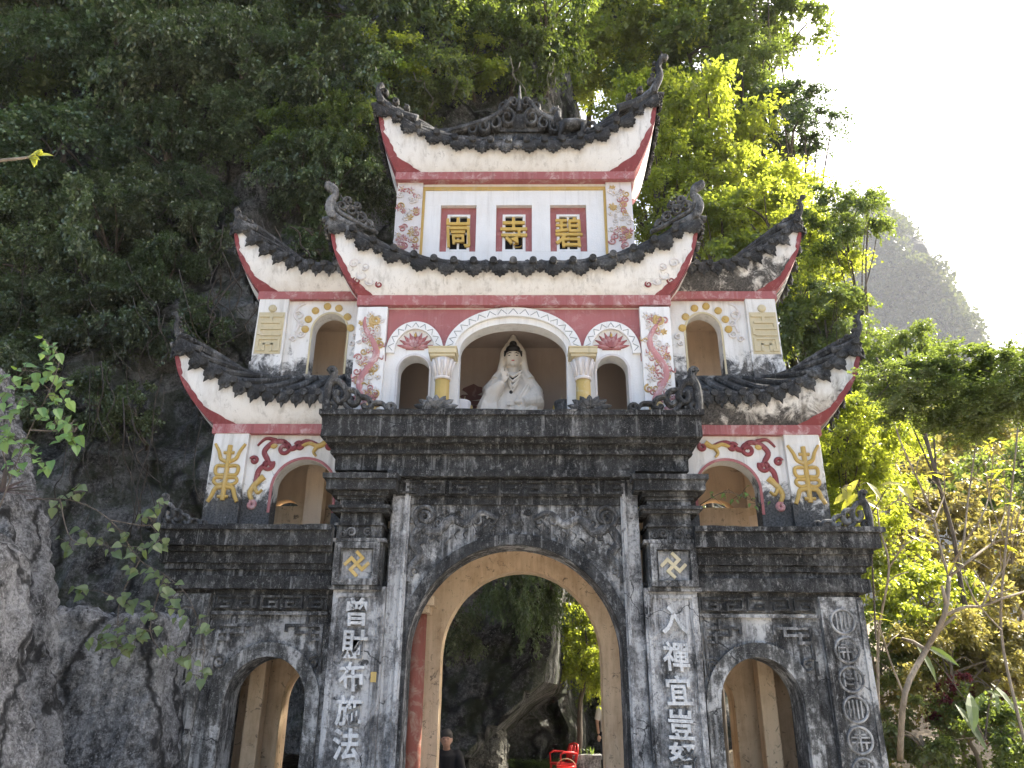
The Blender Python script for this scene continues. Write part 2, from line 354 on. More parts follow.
        if x1 > x+1e-6: s.box(x, x1, y0, y1, z0, z1)
    def arch_ring(s, cx, hw, zp, zc, w, y0, y1, zfoot, n=28):
        """raised moulding around an arch: from the floor up one side, over and down; w = face width"""
        inn = [(cx-hw, zfoot)]+[(cx-hw*math.cos(math.pi*i/n), zp+(zc-zp)*math.sin(math.pi*i/n)) for i in range(n+1)]+[(cx+hw, zfoot)]
        h2 = hw+w; out = [(cx-h2, zfoot)]+[(cx-h2*math.cos(math.pi*i/n), zp+(zc-zp+w)*math.sin(math.pi*i/n)) for i in range(n+1)]+[(cx+h2, zfoot)]
        if zfoot >= zp-1e-6: inn = inn[1:-1]; out = out[1:-1]
        k = len(inn); rows = []
        for a, b in zip(inn, out): rows.append([(a[0],y1,a[1]),(a[0],y0,a[1]),(b[0],y0,b[1]),(b[0],y1,b[1])])
        s.grid(rows)
        for r in (rows[0], rows[-1]): s.add(r, [(0,1,2,3)])
    def build(s, name, mats, parent=None, smooth=False, bevel=0.0, rough=0.0, seg=0.12):
        me = bpy.data.meshes.new(name); me.from_pydata(s.v, [], s.f)
        mats = mats if isinstance(mats, (list, tuple)) else [mats]
        for m in mats: me.materials.append(m)
        if len(mats) > 1: me.polygons.foreach_set('material_index', s.mi)
        bm = bmesh.new(); bm.from_mesh(me)
        if rough:
            bmesh.ops.remove_doubles(bm, verts=bm.verts, dist=1e-5)
            for _ in range(5):
                es = [e for e in bm.edges if e.calc_length() > seg]
                if not es or len(bm.verts) > 60000: break
                bmesh.ops.subdivide_edges(bm, edges=es, cuts=1, use_grid_fill=True)
            bm.normal_update()
            for v in bm.verts:
                p = v.co
                d = mnoise.fractal(p*4.0, 1.0, 2.1, 3)*rough + mnoise.noise(p*19.0)*rough*0.45
                v.co = p+v.normal*d
        bmesh.ops.recalc_face_normals(bm, faces=bm.faces)
        bm.to_mesh(me); bm.free()
        if smooth: me.polygons.foreach_set('use_smooth', [True]*len(me.polygons))
        me.update(); o = bpy.data.objects.new(name, me); COL.objects.link(o)
        if parent is not None: o.parent = parent
        if bevel:
            b = o.modifiers.new('bevel', 'BEVEL'); b.width = bevel; b.segments = 2; b.limit_method = 'ANGLE'; b.angle_limit = rad(40)
        return o

def tag(o, label=None, cat=None, group=None, kind=None):
    for k, v in (('label', label), ('category', cat), ('group', group), ('kind', kind)):
        if v: o[k] = v
    return o
def empty(name, loc, label=None, cat=None, group=None):
    o = bpy.data.objects.new(name, None); COL.objects.link(o); o.location = loc; o.empty_display_size = 0.2
    return tag(o, label, cat, group)
def keep(o, parent):
    """parent a mesh built in world coordinates without moving it"""
    o.parent = parent
    o.matrix_parent_inverse = Matrix.Translation(-Vector(parent.location)) if parent.parent is None else Matrix.Identity(4)
    return o
def spiral(cx, cz, r0, r1, a0, turns, n=22):
    return [(cx+(r0+(r1-r0)*i/n)*math.cos(a0+turns*2*math.pi*i/n), cz+(r0+(r1-r0)*i/n)*math.sin(a0+turns*2*math.pi*i/n)) for i in range(n+1)]
def smooth_path(pts, k=6):
    P = [Vector(p) for p in pts]; out = []
    for i in range(len(P)-1):
        p0, p1, p2, p3 = P[max(i-1,0)], P[i], P[i+1], P[min(i+2,len(P)-1)]
        for j in range(k):
            t = j/k; out.append(0.5*((2*p1)+(p2-p0)*t+(2*p0-5*p1+4*p2-p3)*t*t+(3*p1-p0-3*p2+p3)*t*t*t))
    out.append(P[-1]); return out
def sp2(pts, k=6): return [(p.x, p.y) for p in smooth_path([(a, b, 0) for a, b in pts], k)]

# ------------------------------------------------------------------ ground and terrain
rng = random.Random(7)
def sm(a, b, x):
    t = max(0.0, min(1.0, (x-a)/(b-a))); return t*t*(3-2*t)
def fbm(x, y, z, s, o=4): return mnoise.fractal(Vector((x*s, y*s, z*s)), 1.0, 2.0, o)

def ground_mat():
    t = NT('bare_earth'); p = t.pos(); a = t.noise(p, 0.8, 8, 0.7); c = t.noise(p, 18, 5, 0.7)
    col = t.ramp(t.math('ADD', t.math('MULTIPLY', a, 0.6), t.math('MULTIPLY', c, 0.4)), [(0.35, (0.10,0.08,0.055)), (0.5, (0.20,0.165,0.12)), (0.65, (0.30,0.26,0.19))])
    t.bump(c, 0.6, 0.03); return t.fin(col, 0.95)
M['earth'] = ground_mat()
M['path'] = plaster('concrete_path', (0.44,0.42,0.385), 0.5, tint=(0.22,0.19,0.15), moss=(0.08,0.08,0.06))
g = MB(); g.box(-2500, 2500, -2500, 2500, -0.4, 0.0); tag(g.build('ground', M['earth']), kind='structure')
g = MB()
pth = [(-1.6,6.0,1.9),(-0.2,9,2.2),(0.2,12,2.1),(0.9,15,2.3),(1.6,18,2.0),(2.6,22,1.6),(4.0,27,1.4)]
g.grid([[(x-w,y,0.004),(x,y,0.006),(x+w,y,0.004)] for x,y,w in pth]); tag(g.build('path', M['path']), kind='structure')
g = MB(); g.box(-6, 6, -3, 9.1, 0.003, 0.012); tag(g.build('forecourt_pavement', M['path']), kind='structure')

def hill_point(x, v):
    hm = 33 - 8*sm(-6, 0, x) - 4*sm(0, 5, x) - 8*sm(4, 11, x) - 12*sm(9.5, 15, x)
    z = hm*min(1, v*1.0); fl = sm(3, 8, z)
    y0 = 13.9 + 0.05*max(0, -x-2) + 9.5*(sm(0.55, 1.9, x)*(1-fl)+sm(0.7, 4.5, x)*fl) + 2*sm(4, 14, x)
    w = 6.5 + 5*sm(0, 10, x)
    y = y0 + w*v**1.25
    # the overhang seen through the arch: the foot of the cliff is undercut
    uc = sm(-6, -1.2, x)*(1-sm(0.75, 1.2, x))
    lift = 0.75 + 1.15*sm(-0.7, 0.8, x)
    if z < lift: y += 3.6*uc*sm(0, 0.5, lift-z)
    y += 0.9*fbm(x, y, z*0.7, 0.22) + 0.38*fbm(x+9, y, z, 0.8)*(1 if z < 6 else 1.6)
    xx = x + 0.3*fbm(x, z, 3.0, 0.6)
    return (xx, y, z-0.05)
g = MB(); rows = []
vs_ = [i/260*0.08 for i in range(40)]+[40/260*0.08+(i/130)**1.2*(1-40/260*0.08) for i in range(131)]
xs_ = [-34+i*0.8 for i in range(30)]+[-10+i*0.16 for i in range(75)]+[2+i*0.45 for i in range(34)]
for v in vs_: rows.append([hill_point(x, v) for x in xs_])
top = rows[-1]; rows.append([(p[0], p[1]+14, p[2]+1) for p in top]); rows.append([(p[0], p[1]+40, -1) for p in top])
g.grid(rows); tag(g.build('cliff_hill', M['cliff'], smooth=False), kind='structure')

# distant karst hill, right
def karst(name, cx, cy, hx, hy, h, seed, mat):
    g = MB(); rows = []; n = 90; m = 60
    for j in range(m+1):
        v = j/m; row = []
        for i in range(n+1):
            a = 2*math.pi*i/n
            prof = (1-v**8)**0.5 if v < 1 else 0.0
            k = 0.72*prof+0.28*min(1, (1-v)*2.6)
            x = cx+hx*k*math.cos(a); y = cy+hy*k*math.sin(a); z = h*v
            d = 24*fbm(x+seed, y, z*0.5, 0.0075, 5)+13*fbm(x, y+seed, z*0.6, 0.025, 4)
            row.append((x+d*math.cos(a), y+d*math.sin(a), z-1+ (14*fbm(x,y,seed,0.02) if v > .9 else 0)))
        rows.append(row)
    g.grid(rows); return tag(g.build(name, mat), kind='structure')
karst('karst_hill', 392, 800, 68, 150, 535, 3.0, M['karst'])
karst('low_karst_hill', 660, 900, 190, 240, 215, 17.0, M['karst'])

# ------------------------------------------------------------------ THE GATE
GATE = empty('temple_gate', (0, 9.5, 0), 'weathered three-tiered pagoda gate with black stone base, arches and flared red-trimmed roofs', 'temple gate')
def part(mb, name, mat, parent=None, **kw):
    o = mb.build(name, mat, **kw); return keep(o, parent if parent is not None else GATE)
def pl(Y, sx=1, ox=0.0, oz=0.0): return lambda x, y, z: (sx*(x)+ox, Y+y, z+oz)

YF = 9.5
ARC = (0.06, 1.27, 0.0, 2.02, 3.30)
WARC = [( 2.87, 0.47, 0.0, 1.50, 2.02), (-2.80, 0.47, 0.0, 1.48, 1.99)]
b = MB(); b.wall(-1.50, 1.52, YF, YF+0.42, -0.1, 3.86, [ARC], n=40); b.wall(-3.62, -1.50, YF, YF+0.42, -0.1, 2.86, [WARC[1]], n=32); b.wall(1.52, 3.64, YF, YF+0.42, -0.1, 2.86, [WARC[0]], n=32)
front = part(b, 'front_wall', M['stone'], rough=0.006, seg=0.16)
# ---- inside of the gate: ochre back wall, partitions, ceiling, ceiling beams
b = MB(); b.wall(-4.0, 4.0, 10.9, 11.25, -0.1, 4.1, [(0.13, 1.08, 0, 2.06, 3.2), (2.52, 0.40, 0, 1.5, 1.95), (-2.62, 0.40, 0, 1.5, 1.95)], n=32)
part(b, 'back_wall', M['tan_bright'], rough=0.004, seg=0.3)
b = MB(); b.box(-4.0, 4.0, YF+0.425, 10.895, 3.50, 3.6)
part(b, 'passage_ceiling', M['tan'])
for sx in (-1, 1):
    b = MB(); b.box(sx*1.52, sx*1.96, YF+0.425, 10.895, -0.1, 3.498); part(b, 'partition_wall', M['tan'], rough=0.003, seg=0.3)
    b = MB(); b.box(sx*3.75, sx*4.0, YF+0.1, 10.895, -0.1, 3.498); part(b, 'end_wall', M['tan'], rough=0.003, seg=0.3)
    b = MB(); b.box(sx*3.12, sx*3.32, 10.40, 10.62, 0, 3.4); b.box(sx*2.2, sx*2.36, 10.62, 10.89, 0, 3.4); part(b, 'bay_pier', M['tan_bright'], bevel=0.015)
# red half column and bracket at the passage's left jamb
b = MB(); b.lathe([(0.115,0),(0.11,2.55)], (-1.19, 10.28, 0), 20); col_red = part(b, 'painted_column', M['column_red'], smooth=True)
b = MB(); b.box(-1.36, -1.03, 10.08, 10.5, 2.55, 2.64); b.box(-1.40, -0.97, 10.04, 10.54, 2.64, 2.76); part(b, 'capital', M['tan_bright'], col_red, bevel=0.01)
# archivolts
b = MB(); b.arch_ring(ARC[0], ARC[1]+0.003, ARC[3], ARC[4]+0.003, 0.13, YF-0.055, YF+0.03, 0, n=40); part(b, 'arch_surround', M['stone_black'], rough=0.005, seg=0.12)
for i, a in enumerate(WARC):
    b = MB(); b.arch_ring(a[0], a[1]+0.003, a[3], a[4]+0.003, 0.16, YF-0.06, YF+0.03, 0, n=32); part(b, 'arch_surround', M['stone_wing'], rough=0.005, seg=0.12)
# sunken panel edges over the main arch: narrow fillets
b = MB()
b.box(-1.46, 1.49, YF-0.03, YF+0.02, 3.80, 3.87); b.box(-1.47, -1.41, YF-0.03, YF+0.02, 0, 3.80); b.box(1.43, 1.49, YF-0.03, YF+0.02, 0, 3.80)
part(b, 'panel_fillet', M['stone_black'], rough=0.004)
# greek key friezes
def key_frieze(x0, x1, z0, z1, Y, n, mat):
    b = MB(); w = (x1-x0)/n; t = (z1-z0)*0.13
    b.box(x0, x1, Y, Y+0.03, z0, z1)
    fz0 = b; b = MB()
    def bar(xa, xb, za, zb): b.box(min(xa,xb), max(xa,xb), Y-0.034, Y+0.001, min(za,zb), max(za,zb))
    h = z1-z0
    for i in range(n):
        a = x0+i*w+w*0.08; c = x0+(i+1)*w-w*0.08
        f = (lambda q: q) if i % 2 == 0 else (lambda q: a+c-q)
        bar(f(a), f(c), z1-h*0.10-t, z1-h*0.10); bar(f(a), f(a)+(t if i%2==0 else -t), z0+h*0.10, z1-h*0.10-t)
        bar(f(a)+(t if i%2==0 else -t), f(c-w*0.1), z0+h*0.10, z0+h*0.10+t)
        e = f(c-w*0.1); bar(e, e-(t if i%2==0 else -t), z0+h*0.10+t, z0+h*0.55)
        bar(e-(t if i%2==0 else -t), e-(w*0.38 if i%2==0 else -w*0.38), z0+h*0.55-t, z0+h*0.55)
    fz = part(fz0, 'key_frieze', mat, rough=0.003, seg=0.2); part(b, 'key_pattern', M['stone_key'], fz, rough=0.002, seg=0.2)
    return fz
b = MB(); b.box(-1.5, 1.52, YF-0.03, YF+0.4, 3.86, 4.58); part(b, 'frieze_wall', M['stone_black'], rough=0.005)
key_frieze(-1.44, 1.46, 3.90, 4.11, YF-0.08, 9, M['stone_black'])
# parapet over the main bay: stacked mouldings
b = MB()
for (hx, y0, z0, z1) in ((1.55,9.30,4.12,4.20),(2.22,9.33,4.20,4.40),(2.27,9.26,4.40,4.45),(2.24,9.29,4.45,4.53),(2.32,9.19,4.53,4.585),(2.385,9.12,4.585,4.86),(2.42,9.08,4.86,4.93)):
    b.box(-hx, hx, y0, 9.86, z0, z1)
parapet = part(b, 'parapet', M['stone_black'], rough=0.013, seg=0.10)
b = MB(); b.box(-2.2, 2.2, 9.5, 11.25, 4.60, 4.90); part(b, 'terrace_slab', M['stone'])

def text_mesh(ch, size, depth, bold=0.012):
    cu = bpy.data.curves.new('glyph', 'FONT'); cu.body = ch; cu.size = size; cu.align_x = 'CENTER'; cu.align_y = 'CENTER'
    cu.extrude = depth; cu.offset = bold; cu.resolution_u = 3
    o = bpy.data.objects.new('glyph', cu); COL.objects.link(o)
    dg = bpy.context.evaluated_depsgraph_get(); dg.update()
    me = bpy.data.meshes.new_from_object(o.evaluated_get(dg)); bpy.data.objects.remove(o); bpy.data.curves.remove(cu)
    return me
def glyph(ch, x, y, z, size, mat, parent, depth=0.015, bold=0.004, name='inscription_character', sx=1.0, rz=0.0):
    me = text_mesh(ch, size, depth, bold)
    vs = [v.co.copy() for v in me.vertices]
    lo = [min(v[i] for v in vs) for i in range(2)]; hi = [max(v[i] for v in vs) for i in range(2)]; c = [(lo[i]+hi[i])/2 for i in range(2)]
    for v in me.vertices:
        u, w = (v.co.x-c[0])*sx, (v.co.y-c[1])
        u, w = u*math.cos(rz)-w*math.sin(rz), u*math.sin(rz)+w*math.cos(rz)
        u += 0.06*w*w/size - 0.05*w   # hand-carved slant
        v.co = Vector((x+u, y-v.co.z, z+w))
    me.materials.clear(); me.materials.append(mat); me.name = name
    o = bpy.data.objects.new(name, me); COL.objects.link(o); return keep(o, parent)

def manji(b, x, z, r, y, d, t):
    """four hooked arms, turned to stand on a corner"""
    c45 = math.cos(math.pi/4)
    def R(px, pz): return (x+(px-pz)*c45, z+(px+pz)*c45)
    for k in range(4):
        a = k*math.pi/2
        def Q(px, pz): return R(px*math.cos(a)-pz*math.sin(a), px*math.sin(a)+pz*math.cos(a))
        for q in ([(-t,t),(t,t),(t,r),(-t,r)], [(-r,r-2*t),(-t,r-2*t),(-t,r),(-r,r)]): b.prism([Q(*p) for p in q], y-d, y+0.01)
    b.prism([R(*p) for p in ((-t,-t),(t,-t),(t,t),(-t,t))], y-d, y+0.01)

# ---- the two main pillars with their couplets
CH = {-1: '曾財布施法', 1: '入禪宜豈努'}
for sx in (-1, 1):
    ox = 0.055  # the gate's axis
    X = lambda a: sx*a+ox
    b = MB(); b.box(X(1.53), X(2.15), 9.36, 9.86, -0.1, 2.78)
    pil = part(b, 'pillar', M['stone_pale'], rough=0.005, seg=0.10)
    b = MB(); b.box(X(1.31), X(1.525), 9.43, 9.5, -0.1, 4.11); b.box(X(1.33), X(1.37), 9.40, 9.44, -0.1, 4.1); part(b, 'pilaster_strip', M['stone_pale'], pil, rough=0.005, seg=0.1)
    # panel border on the shaft
    b = MB(); y = 9.352
    for (xa, xb, za, zb) in ((1.56,1.60,0,2.70),(2.08,2.12,0,2.70),(1.60,2.08,2.66,2.70)): b.box(X(xa), X(xb), y-0.012, y+0.02, za, zb)
    part(b, 'shaft_border', M['stone_pale'], pil, rough=0.003, seg=0.12)
    # box with the manji
    b = MB(); b.box(X(1.58), X(2.20), 9.30, 9.8, 2.74, 2.785); b.box(X(1.60), X(2.18), 9.33, 9.8, 2.785, 3.30); b.box(X(1.55), X(2.22), 9.28, 9.8, 3.30, 3.34)
    for (xa, xb, za, zb) in ((1.62,1.69,2.79,3.29),(2.09,2.16,2.79,3.29),(1.69,2.09,3.22,3.29),(1.69,2.09,2.79,2.86)): b.box(X(xa), X(xb), 9.262, 9.34, za, zb)
    mb_ = part(b, 'manji_box', M['stone'], pil, rough=0.005, seg=0.10)
    b = MB(); manji(b, X(1.89), 3.04, 0.115, 9.325, 0.022, 0.02); part(b, 'manji', M['yellow'] if sx < 0 else M['cream'], pil, bevel=0.003)
    b = MB(); b.box(X(1.715), X(2.065), 9.318, 9.34, 2.87, 3.21); part(b, 'manji_panel', M['stone_medal'], pil, rough=.002)
    # capital: stacked mouldings
    b = MB()
    for (xa, xb, y0, z0, z1) in ((1.62,2.17,9.33,3.34,3.50),(1.60,2.20,9.30,3.50,3.535),(1.64,2.14,9.33,3.535,3.66),(1.55,2.24,9.26,3.66,3.70),(1.52,2.28,9.22,3.70,3.74),(1.62,2.16,9.31,3.74,3.82),(1.60,2.19,9.29,3.82,3.86),(1.56,2.24,9.25,3.86,3.92),(1.46,2.32,9.17,3.92,4.05),(1.43,2.36,9.13,4.05,4.115)):
        b.box(X(xa), X(xb), y0, 9.84, z0, z1)
    part(b, 'capital', M['stone_black'], pil, rough=0.010, seg=0.09)
    xf = pl(9.33, 1)
    for s2 in (-1, 1):
        b = MB(); b.ribbon([(X(1.89)+s2*p[0], p[1]) for p in spiral(0.10, 3.42, 0.06, 0.015, 0, 1.4)], 0.013, 0.02, xf); b.ribbon([(X(1.89)+s2*p[0], p[1]) for p in spiral(0.2, 3.40, 0.045, 0.012, 2, 1.3)], 0.011, 0.02, xf)
        part(b, 'capital_relief', M['stone_relief'], pil)
    cz = ([2.49,2.13,1.78,1.42,1.08] if sx < 0 else [2.42,2.02,1.66,1.31,0.97])
    for ch, z in zip(CH[sx], cz):
        glyph(ch, X(1.85), 9.345, z, 0.33, M['stone_char'], pil, 0.028, 0.007, sx=0.92, rz=rng.uniform(-.05,.05))
# yellow dabs left on the left pillar's border
b = MB(); b.box(-1.575, -1.512, 9.334, 9.352, 1.72, 1.83); part(b, 'paint_patch', M['yellow'])

# ---- dragon reliefs in the spandrels
def dragons(sx):
    b = MB(); xf = pl(YF-0.002, sx, 0.06)
    body = sp2([(0.22,3.62),(0.42,3.70),(0.60,3.56),(0.80,3.62),(0.98,3.46),(1.16,3.52),(1.26,3.34),(1.16,3.18),(1.28,3.02),(1.30,2.86)], 7)
    b.ribbon(body, [0.028+0.03*math.sin(math.pi*i/len(body)) for i in range(len(body))], 0.035, xf)
    b.ribbon(spiral(1.12, 3.66, 0.15, 0.05, -1.2, 1.35), 0.035, 0.04, xf, (1,.5)); b.ribbon(spiral(1.13,3.64,0.075,0.02,1,1.1), 0.025, 0.045, xf)
    for (x, z, r, a) in ((0.30,3.60,0.07,0.5),(0.48,3.60,0.06,2.2),(0.70,3.69,0.07,4),(0.88,3.70,0.06,1),(0.95,3.58,0.06,3),(1.24,3.42,0.055,2),(1.22,2.98,0.06,5),(1.33,3.20,0.05,0),(0.16,3.72,0.05,3.5),(1.30,3.60,0.05,1),(1.05,3.40,.045,2)):
        b.ribbon(spiral(x, z, r, r*0.25, a, 1.1, 16), 0.016, 0.026, xf, (1,.5))
    for k in range(9):
        x = 0.25+0.11*k; z = 3.54-0.02*k+0.05*math.sin(k*2.2); b.ribbon(sp2([(x,z),(x+0.06,z-0.06),(x+0.03,z-0.12)],4), 0.014, 0.02, xf, (1,.2))
    return part(b, 'dragon_relief', M['stone_relief'], front)
dragons(-1); dragons(1)
b = MB(); b.prism([(0.06+0.07*math.cos(a*math.pi/8), 3.62+0.07*math.sin(a*math.pi/8)) for a in range(16)], YF-0.03, YF+.01, inset=0.3)
for k in range(5): b.ribbon(sp2([(0.06-0.1+0.05*k,3.68),(0.06-0.13+0.065*k,3.75),(0.06-0.1+0.05*k,3.79)],4), 0.014, 0.022, pl(YF-.002), (1,.2))
part(b, 'pearl_relief', M['stone_relief'], front)

# ---- side wings
for sx in (-1, 1):
    ox = 0.045 if sx > 0 else 0.02
    X = lambda a: sx*a+ox
    b = MB()
    for (xa, y0, z0, z1) in ((4.10,9.47,2.70,2.75),(4.22,9.36,2.75,2.90),(4.14,9.42,2.90,2.98),(4.20,9.38,2.98,3.05),(4.26,9.34,3.05,3.18),(4.28,9.28,3.18,3.24),(4.35,9.20,3.24,3.42),(4.41,9.15,3.42,3.48)):
        b.box(X(2.16), X(xa), y0, 11.2, z0, z1)
    wing = part(b, 'wing_cornice', M['stone_black'], rough=0.012, seg=0.10)
    b = MB(); b.box(X(3.60), X(4.10), 9.42, 11.0, -0.1, 2.698, top=None)
    for (xa, xb) in ((3.60,3.66),(4.04,4.10)): b.box(X(xa), X(xb), 9.39, 9.43, -0.1, 2.66)
    wp = part(b, 'wing_pilaster', M['stone_wing'] if sx < 0 else M['stone'], rough=0.005, seg=0.11)
    key_frieze(min(X(2.2),X(3.56)), max(X(2.2),X(3.56)), 2.52, 2.70, YF-0.035, 5, M['stone_black'])
    b = MB(); b.box(X(2.18), X(3.58), YF-0.045, YF+0.02, 2.46, 2.50); part(b, 'fillet', M['stone'], rough=.003)
    # stepped meander brackets in the spandrels
    cx = 2.86
    for s2 in (-1, 1):
        b = MB()
        for (u, z, l, up) in ((0.18,2.36,0.46,0),(0.30,2.28,0.34,0),(0.46,2.20,0.18,0)):
            b.box(X(cx+s2*u), X(cx+s2*(u+l)), YF-0.03, YF+0.01, z-0.032, z+0.0)
        for (u, z, h) in ((0.18,2.36,0.09),(0.30,2.36,0.10),(0.42,2.44,0.08),(0.47,2.30,0.14),(0.60,2.34,0.34),(0.62,1.98,0.16)):
            b.box(X(cx+s2*u), X(cx+s2*(u+0.035)), YF-0.032, YF+0.01, z-h, z)
        b.ribbon([(X(cx+s2*p[0]), p[1]) for p in spiral(0.55, 1.93, 0.08, 0.02, 1, 1.3)], 0.018, 0.03, pl(YF))
        part(b, 'spandrel_relief', M['stone_relief'], rough=.003)
    # round longevity medallions down the wing pilaster
    for k in range(6):
        z = 2.42-0.315*k; b = MB(); x0 = X(3.845)
        ring = [(x0+0.135*math.cos(a*math.pi/14), z+0.135*math.sin(a*math.pi/14)) for a in range(29)]
        b.ribbon(ring, 0.014, 0.02, pl(9.419))
        pats = [[(-.08,-.09,.015,.18),(-.035,-.1,.015,.2),(.01,-.1,.015,.2),(.055,-.09,.015,.18)],
                [(-.1,.02,.2,.016),(-.1,-.03,.09,.016),(.01,-.03,.1,.016),(-.01,-.11,.018,.22),(-.06,-.09,.015,.06),(.05,-.09,.015,.06),(-.06,.05,.12,.016)],
                [(-.09,-.08,.016,.15),(-.05,.0,.08,.016),(-.05,.05,.06,.016),(.04,-.09,.016,.18),(.075,-.06,.016,.12),(-.05,-.06,.08,.016)]]
        for (u, w, lx, lz) in pats[k % 3]: b.box(x0+u, x0+u+lx, 9.398, 9.422, z+w, z+w+lz)
        part(b, 'longevity_medallion', M['stone_medal'] if sx > 0 else M['stone_relief'], wp)

# ---- flared roofs
def finial(corner, sx, sc, parent, style, mat, broken=False):
    """curled cloud finial standing on a roof corner; 2-D a = outwards, b = up"""
    yaw = rad(16)
    def xf(x, y, z): return (corner[0]+sx*(x*math.cos(yaw)-y*math.sin(yaw)*0)*sc, corner[1]-x*math.sin(yaw)*sc*0.6+y*sc, corner[2]+z*sc)
    b = MB()
    def both(pts, w, d, taper=(1,1)):
        b.ribbon(pts, w, d, xf, taper); b.ribbon(pts, w, d, lambda x, y, z: xf(x, -y, z), taper)
    if style == 'cloud':      # big scrolled cloud with a blunt S-shaped horn
        horn = sp2([(-0.42,-0.12),(-0.20,-0.05),(-0.02,0.06),(0.05,0.22),(0.03,0.36),(-0.03,0.46),(0.0,0.56),(0.07,0.60)], 6)
        n = len(horn); both(horn, [0.05+0.035*math.sin(math.pi*min(1,i/n*1.3))*(1 if i/n < .77 else 0.5) for i in range(n)], 0.055)
        if not broken: both(sp2([(-0.03,0.50),(0.02,0.58),(0.10,0.64),(0.12,0.70)],5), [0.05+0.045*math.sin(math.pi*i/15) for i in range(16)], 0.06)
        for (x, z, r, a, t) in ((-0.16,0.24,0.10,-1.0,1.4),(-0.33,0.17,0.105,0.2,1.4),(-0.50,0.05,0.10,0.8,1.4),(-0.64,-0.07,0.075,1.5,1.3),(-0.25,0.37,0.07,-.5,1.3),(-0.42,0.28,0.06,.5,1.3)):
            both(spiral(x, z, r, r*0.28, a, t), 0.034, 0.05, (1,.55))
        both(sp2([(-0.80,-0.20),(-0.55,-0.10),(-0.30,0.04),(-0.12,0.14),(-0.02,0.30)],5), 0.04, 0.05)
        both(sp2([(-0.75,-0.12),(-0.45,0.14),(-0.28,0.28),(-0.14,0.42),(-0.12,0.47)],5), 0.022, 0.045, (1,.4))
    else:                     # slender rearing serpent finial
        horn = sp2([(-0.55,-0.20),(-0.28,-0.13),(-0.08,0.0),(0.03,0.18),(0.07,0.32),(0.05,0.44),(0.10,0.56),(0.17,0.62)] if not broken else [(-0.55,-0.20),(-0.28,-0.13),(-0.08,0.0),(0.01,0.14),(0.02,0.26),(-0.02,.34)], 6)
        n = len(horn); both(horn, [0.075-0.04*i/n for i in range(n)], 0.055)
        for (x, z, r, a, t) in ((-0.06,0.20,0.055,0,1.2),(-0.22,0.06,0.05,1,1.2),(-0.38,-0.03,0.045,1,1.2)):
            both(spiral(x, z, r, r*0.3, a, t, 14), 0.022, 0.045, (1,.6))
        if not broken:
            both(spiral(0.15, 0.60, 0.05, 0.02, 2, 1.1, 12), 0.03, 0.05)
            for q in range(4): b.ball(xf(-0.05+0.02*q, 0, 0.22+0.10*q), (0.035*sc,0.04*sc,0.035*sc), 8, 6)
    return part(b, 'corner_finial', mat, parent)

